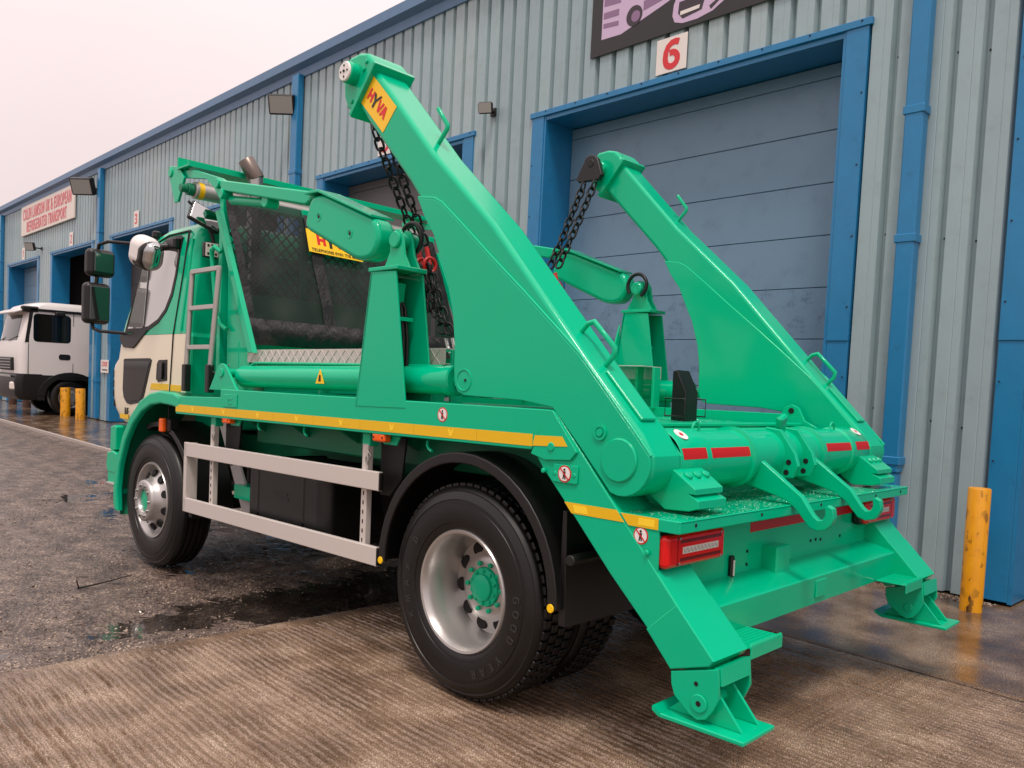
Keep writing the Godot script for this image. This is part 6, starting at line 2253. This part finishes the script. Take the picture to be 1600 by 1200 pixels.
	mb.prism(V2([3.96, 5.82, 3.72, 5.80, 3.72, 5.90, 3.96, 5.92]), 0.0025, 0.004, bmap)
	mb.prism(V2([3.40, 5.62, 3.15, 5.66, 3.15, 5.75, 3.40, 5.72]), 0.0025, 0.004, bmap)
	part(pic, "grille_bars", mb, M.print_violet)
	mb = MB.new()
	mb.prism(circle(3.52, 5.60, 0.11), 0.0025, 0.0045, bmap)
	mb.prism(circle(2.98, 5.70, 0.07), 0.0025, 0.0045, bmap)
	part(pic, "wheel_arch", mb, M.print_dark)
	mb = MB.new()
	mb.prism(circle(3.50, 5.59, 0.06), 0.005, 0.006, bmap)
	part(pic, "wheel", mb, M.print_violet)
	var pic2 := Node3D.new()
	pic2.name = "printed_car"
	bn.add_child(pic2)
	mb = MB.new()
	mb.prism(V2([3.01, 5.45, 2.98, 5.38, 2.88, 5.345, 2.70, 5.34, 2.52, 5.37, 2.36, 5.45, 2.27, 5.53, 2.22, 5.66, 2.22, 5.80, 2.35, 6.0, 2.7, 6.05, 2.93, 5.72, 3.0, 5.56]), 0.0, 0.002, bmap, 0.0, 1, 0.6)
	part(pic2, "car_shape", mb, M.print_pink)
	mb = MB.new()
	mb.prism(V2([2.93, 5.57, 2.60, 5.58, 2.65, 5.42, 2.88, 5.39, 2.94, 5.46]), 0.0025, 0.004, bmap)
	mb.prism(V2([2.56, 5.43, 2.37, 5.52, 2.42, 5.47, 2.54, 5.39]), 0.0025, 0.004, bmap)
	mb.prism(V2([2.53, 5.63, 2.34, 5.72, 2.34, 5.66, 2.50, 5.58]), 0.0025, 0.004, bmap)
	part(pic2, "grille_and_lamps", mb, M.print_dark)
	mb = MB.new()
	mb.prism(V2([2.91, 5.47, 2.67, 5.475, 2.68, 5.44, 2.91, 5.43]), 0.0045, 0.006, bmap)
	part(pic2, "plate", mb, M.sign_white)
	mb = MB.new()
	mb.prism(circle(2.26, 5.64, 0.07, 16), 0.0025, 0.004, bmap)
	part(pic2, "wheel", mb, M.print_violet)
	text(bn, "digits", "47", 0.30, 0.003, M.sign_orange, Transform3D(wallb, Vector3(-0.017, 5.50 - 6.05 + 0.10, 2.2 - 1.75)))
	var lk2 := thing("look_sign", "small white sign reading LOOK on the blue frame behind the cab", "sign", "", Transform3D(Basis(), W(20.72, 1.45, -0.075)))
	mb = MB.new()
	mb.box(Vector3(-0.006, 0, 0), Vector3(0.008, 0.34, 0.62), 0.002)
	part(lk2, "board", mb, M.sign_white)
	text(lk2, "lettering", "LOOK", 0.17, 0.004, M.sign_text, Transform3D(wallb, Vector3(-0.013, 0.06, 0)))
	mb = MB.new()
	mb.box(Vector3(-0.012, -0.09, 0.03), Vector3(0.004, 0.03, 0.4), 0.0)
	part(lk2, "black_bar", mb, M.sign_black)
	# floodlights
	floodlight(11.02, 6.12, 0.46, 0.75, 0.35, "large black floodlight under the eaves behind the lorry cab", 0.14)
	floodlight(5.78, 5.02, 0.20, 0.5, 0.25, "small black floodlight on the wall right of the left arm", 0.10)
	floodlight(5.65, 3.80, 0.20, 0.5, 0.25, "small black floodlight low on the wall, peeping past the left arm", 0.10)
	floodlight(21.75, 6.18, 0.62, 0.7, 0.4, "large black floodlight beside the long name board", 0.2)
	floodlight(27.1, 5.05, 0.35, 0.6, 0.3, "small black floodlight between doors 1 and 2", 0.25)
	floodlight(32.6, 6.15, 0.55, 0.7, 0.4, "black floodlight at the far left edge of the picture", 0.4)
	# posts
	bollard(-0.34, -0.42, 0.93, 0.078, "chipped yellow post standing right of the lorry tail")
	bollard(22.85, -0.42, 0.80, 0.13, "yellow post in front of the white lorry's wheel, farther from the camera", 0.02)
	bollard(21.6, -0.39, 0.82, 0.12, "yellow post beside the white lorry, nearer the blue downpipe", 0.02)
	for q in [[29.1, "rusty brown post under the nose of the white lorry, at the left"], [27.3, "rusty brown post under the bumper of the white lorry, at the right"]]:
		var rp := thing("rusty_post", q[1], "post", "rusty posts by the white lorry", Transform3D(Basis(), W(q[0], 0, -0.35)))
		mb = MB.new()
		mb.cyl(Vector3(0, -0.05, 0), Vector3(0, 0.72, 0), 0.12, 20)
		part(rp, "post", mb, M.rust)
	# twig on the yard
	var tw := thing("twig", "thin dark twig lying on the wet gravel", "twig", "", Transform3D(Basis(), Vector3(-1.88, gravel_h(-1.88, -3.12) + 0.016, -3.12)))
	mb = MB.new()
	mb.tube([Vector3(-0.10, 0.0, 0.02), Vector3(0.02, 0.006, 0.0), Vector3(0.16, 0.008, -0.06), Vector3(0.32, 0.006, -0.15)], 0.007, 6, false, 0.003)
	part(tw, "stem", mb, M.twig)
	mb = MB.new()
	mb.tube([Vector3(-0.09, 0.0, 0.02), Vector3(-0.11, 0.06, 0.03)], 0.005, 5)
	part(tw, "side_shoot", mb, M.twig)
	white_lorry()
# cab of the white lorry that stands nose-out in the open bay
func white_lorry():
	# local: +z towards the camera side (its left flank), -x is its nose
	var t := thing("white_lorry", "white tractor lorry with black lower panels nosing out of the open bay", "lorry", "", Transform3D(Basis(), W(24.32, 0, 0.16)))
	var Y := func(a: Array, hw: float) -> Array:
		# plan ring (x = along the lorry, z = across)
		var o := []
		for q in cab_ring(a[0], hw, a[1], a[2], a[3], 0.06, 0.05): o.append(Vector3(q.z, q.y, -q.x))
		return o
	var up := []
	for q in [[1.12, -1.66, 0.55, 0.16, 1.24], [1.60, -1.68, 0.55, 0.18, 1.25], [1.98, -1.66, 0.55, 0.18, 1.25], [2.10, -1.63, 0.55, 0.18, 1.25], [2.80, -1.50, 0.55, 0.18, 1.22], [2.92, -1.47, 0.55, 0.2, 1.20], [3.04, -1.36, 0.55, 0.24, 1.16], [3.12, -1.16, 0.5, 0.26, 1.08], [3.15, -0.9, 0.4, 0.2, 0.9]]:
		up.append(Y.call([q[0], q[1], q[2], q[3]], q[4]))
	var mb := MB.new()
	mb.loft(up)
	part(t, "cab_shell", mb, M.white_paint)
	var map := func(p: Vector2, d: float) -> Vector3: return Vector3(p.x, p.y, 1.245 - 0.03 * max(0.0, (p.y - 2.0)) + d)
	mb = MB.new()
	mb.prism(rrect(-1.36, 2.03, -0.42, 2.80, 0.10, 4), -0.02, 0.012, map, 0.005, 1, 0.6)
	part(t, "side_window", mb, M.glass_dark)
	mb = MB.new()
	mb.prism(V2([-1.48, 1.1, -1.465, 1.1, -1.465, 2.0, -1.40, 2.86, -1.415, 2.87, -1.48, 2.0]), 0.0, 0.008, map)
	mb.prism(V2([-0.36, 1.1, -0.345, 1.1, -0.345, 2.86, -0.36, 2.86]), 0.0, 0.008, map)
	part(t, "door_seam", mb, M.seal)
	mb = MB.new()
	mb.prism(rrect(-0.72, 1.56, -0.42, 1.72, 0.06, 4), 0.0, 0.012, map, 0.004, 1, 0.6)
	part(t, "door_handle", mb, M.black_plastic)
	mb = MB.new()
	mb.prism(V2([-1.56, 2.0, -1.47, 2.0, -1.36, 2.86, -1.44, 2.87]), -0.10, 0.006, map, 0.004, 1)
	part(t, "pillar_trim", mb, M.black_plastic)
	mb = MB.new()
	for i in 12:
		var f := func(u: float, y: float) -> Vector3:
			var z := lerpf(-1.0, 1.0, u)
			return Vector3(lerpf(-1.645, -1.505, (y - 2.05) / 0.72) - 0.02 - 0.05 * (1 - z * z) + max(0.0, absf(z) - 0.85) * 0.3, y, z)
		mb.quad(f.call(i / 12.0, 2.06), f.call((i + 1) / 12.0, 2.06), f.call((i + 1) / 12.0, 2.76), f.call(i / 12.0, 2.76), Vector3(-1, 0.3, 0))
	part(t, "windscreen", mb, M.glass_mirror)
	mb = MB.new()
	mb.box(Vector3(-1.66, 2.86, 0), Vector3(0.40, 0.06, 2.46), 0.02, Basis(Vector3(0, 0, 1), 0.35))
	part(t, "sun_visor", mb, M.white_paint)
	mb = MB.new()
	mb.rbox(Vector3(-1.44, 2.91, 1.16), Vector3(0.42, 0.16, 0.18), 0.05)
	mb.box(Vector3(-0.5, 2.90, 1.215), Vector3(1.9, 0.07, 0.07), 0.01)
	part(t, "roof_trim", mb, M.black_plastic)
	# black lower body
	mb = MB.new()
	var lo := []
	for q in [[0.42, -1.62, 1.20], [0.55, -1.74, 1.24], [0.95, -1.76, 1.255], [1.14, -1.72, 1.25]]: lo.append(Y.call([q[0], q[1], -1.10, 0.18], q[2]))
	mb.loft(lo)
	part(t, "bumper", mb, M.black_plastic)
	mb = MB.new()
	mb.box(Vector3(-1.72, 1.40, 0), Vector3(0.10, 0.36, 1.5), 0.03)
	part(t, "grille", mb, M.dark_metal)
	mb = MB.new()
	for k in 4: mb.box(Vector3(-1.785, 1.28 + 0.08 * k, 0), Vector3(0.02, 0.025, 1.4), 0.005)
	part(t, "grille_bars", mb, M.steel)
	mb = MB.new()
	mb.box(Vector3(-1.83, 1.06, 0), Vector3(0.05, 0.06, 1.9), 0.01)
	part(t, "chrome_strip", mb, M.steel)
	for sd: float in [-1.0, 1.0]:
		mb = MB.new()
		mb.rbox(Vector3(-1.72, 0.80, sd * 1.02), Vector3(0.14, 0.22, 0.34), 0.05, Basis(Vector3.UP, sd * 0.5))
		part(t, "headlamp", mb, M.clear_lens)
	# wheel arch and wheel on the near flank
	var o1 := []
	var i1 := []
	for i in 17:
		var a := lerpf(PI, 0.0, i / 16.0)
		o1.append(Vector2(-0.40 + 0.82 * cos(a), 0.56 + 0.66 * sin(a)))
		i1.append(Vector2(-0.40 + 0.66 * cos(a), 0.52 + 0.56 * sin(a)))
	i1.reverse()
	mb = MB.new()
	mb.prism(o1 + i1, 0.0, 0.03, map, 0.01, 1, 0.7)
	part(t, "wheel_arch", mb, M.black_plastic)
	mb = MB.new()
	mb.prism(V2([-1.25, 1.12, 0.5, 1.12, 0.5, 0.5, 0.42, 0.5, 0.42, 1.0, -1.05, 1.0, -1.06, 0.42, -1.25, 0.42]), -0.3, 0.012, map)
	part(t, "sill_panel", mb, M.black_plastic)
	mb = MB.new()
	mb.box(Vector3(-0.3, 0.95, 0), Vector3(1.8, 0.5, 1.7))
	mb.box(Vector3(1.8, 0.85, 0), Vector3(3.5, 0.3, 0.9))
	part(t, "chassis", mb, M.dark_metal)
	for sd: float in [-1.0, 1.0]:
		for x in [-0.40, 3.2]:
			var w := Node3D.new()
			w.name = "wheel"
			t.add_child(w, true)
			var o := Vector3(x, 0.51, sd * 1.20)
			var ax := Vector3(0, 0, -sd)
			mb = MB.new()
			mb.lathe(o, ax, [Vector2(0.29, 0.04), Vector2(0.31, 0.01), Vector2(0.39, 0.0), Vector2(0.46, 0.01), Vector2(0.50, 0.035), Vector2(0.51, 0.06), Vector2(0.51, 0.25), Vector2(0.48, 0.29), Vector2(0.29, 0.26)], 40)
			part(w, "tyre", mb, M.tyre)
			mb = MB.new()
			mb.lathe(o, ax, [Vector2(0.0, -0.04), Vector2(0.15, -0.04), Vector2(0.17, 0.0), Vector2(0.25, 0.07), Vector2(0.28, 0.02), Vector2(0.30, 0.015), Vector2(0.30, 0.05)], 36, 0.7)
			part(w, "rim", mb, M.rim)
			for k in 8:
				var a := TAU * k / 8.0
				mb = MB.new()
				mb.cyl(o + Vector3(cos(a), sin(a), 0) * 0.215 + ax * 0.06, o + Vector3(cos(a), sin(a), 0) * 0.215 + ax * 0.03, 0.035, 12, 0.002)
				part(w, "vent_hole", mb, M.hole)
			mb = MB.new()
			for k in 10:
				var a := TAU * k / 10.0
				mb.cyl(o + Vector3(cos(a), sin(a), 0) * 0.125 + ax * -0.03, o + Vector3(cos(a), sin(a), 0) * 0.125 + ax * -0.06, 0.016, 6, 0.002)
			part(w, "wheel_nuts", mb, M.steel)
	# mirror over the door window
	mb = MB.new()
	mb.rbox(Vector3(-0.72, 2.82, 1.30), Vector3(0.26, 0.12, 0.12), 0.04)
	mb.tube([Vector3(-0.70, 2.90, 1.22), Vector3(-0.70, 2.86, 1.28)], 0.02, 8)
	part(t, "kerb_mirror", mb, M.black_plastic)
	mb = MB.new()
	mb.tube([Vector3(-1.72, 2.04, 0.2), Vector3(-1.66, 2.16, 0.9)], 0.012, 6)
	mb.tube([Vector3(-1.72, 2.04, -0.8), Vector3(-1.68, 2.16, -0.1)], 0.012, 6)
	part(t, "wipers", mb, M.black_plastic)
func _ready():
	make_view()
	make_materials()
	make_ground()
	make_workshop()
	make_lorry()
	make_small_things()
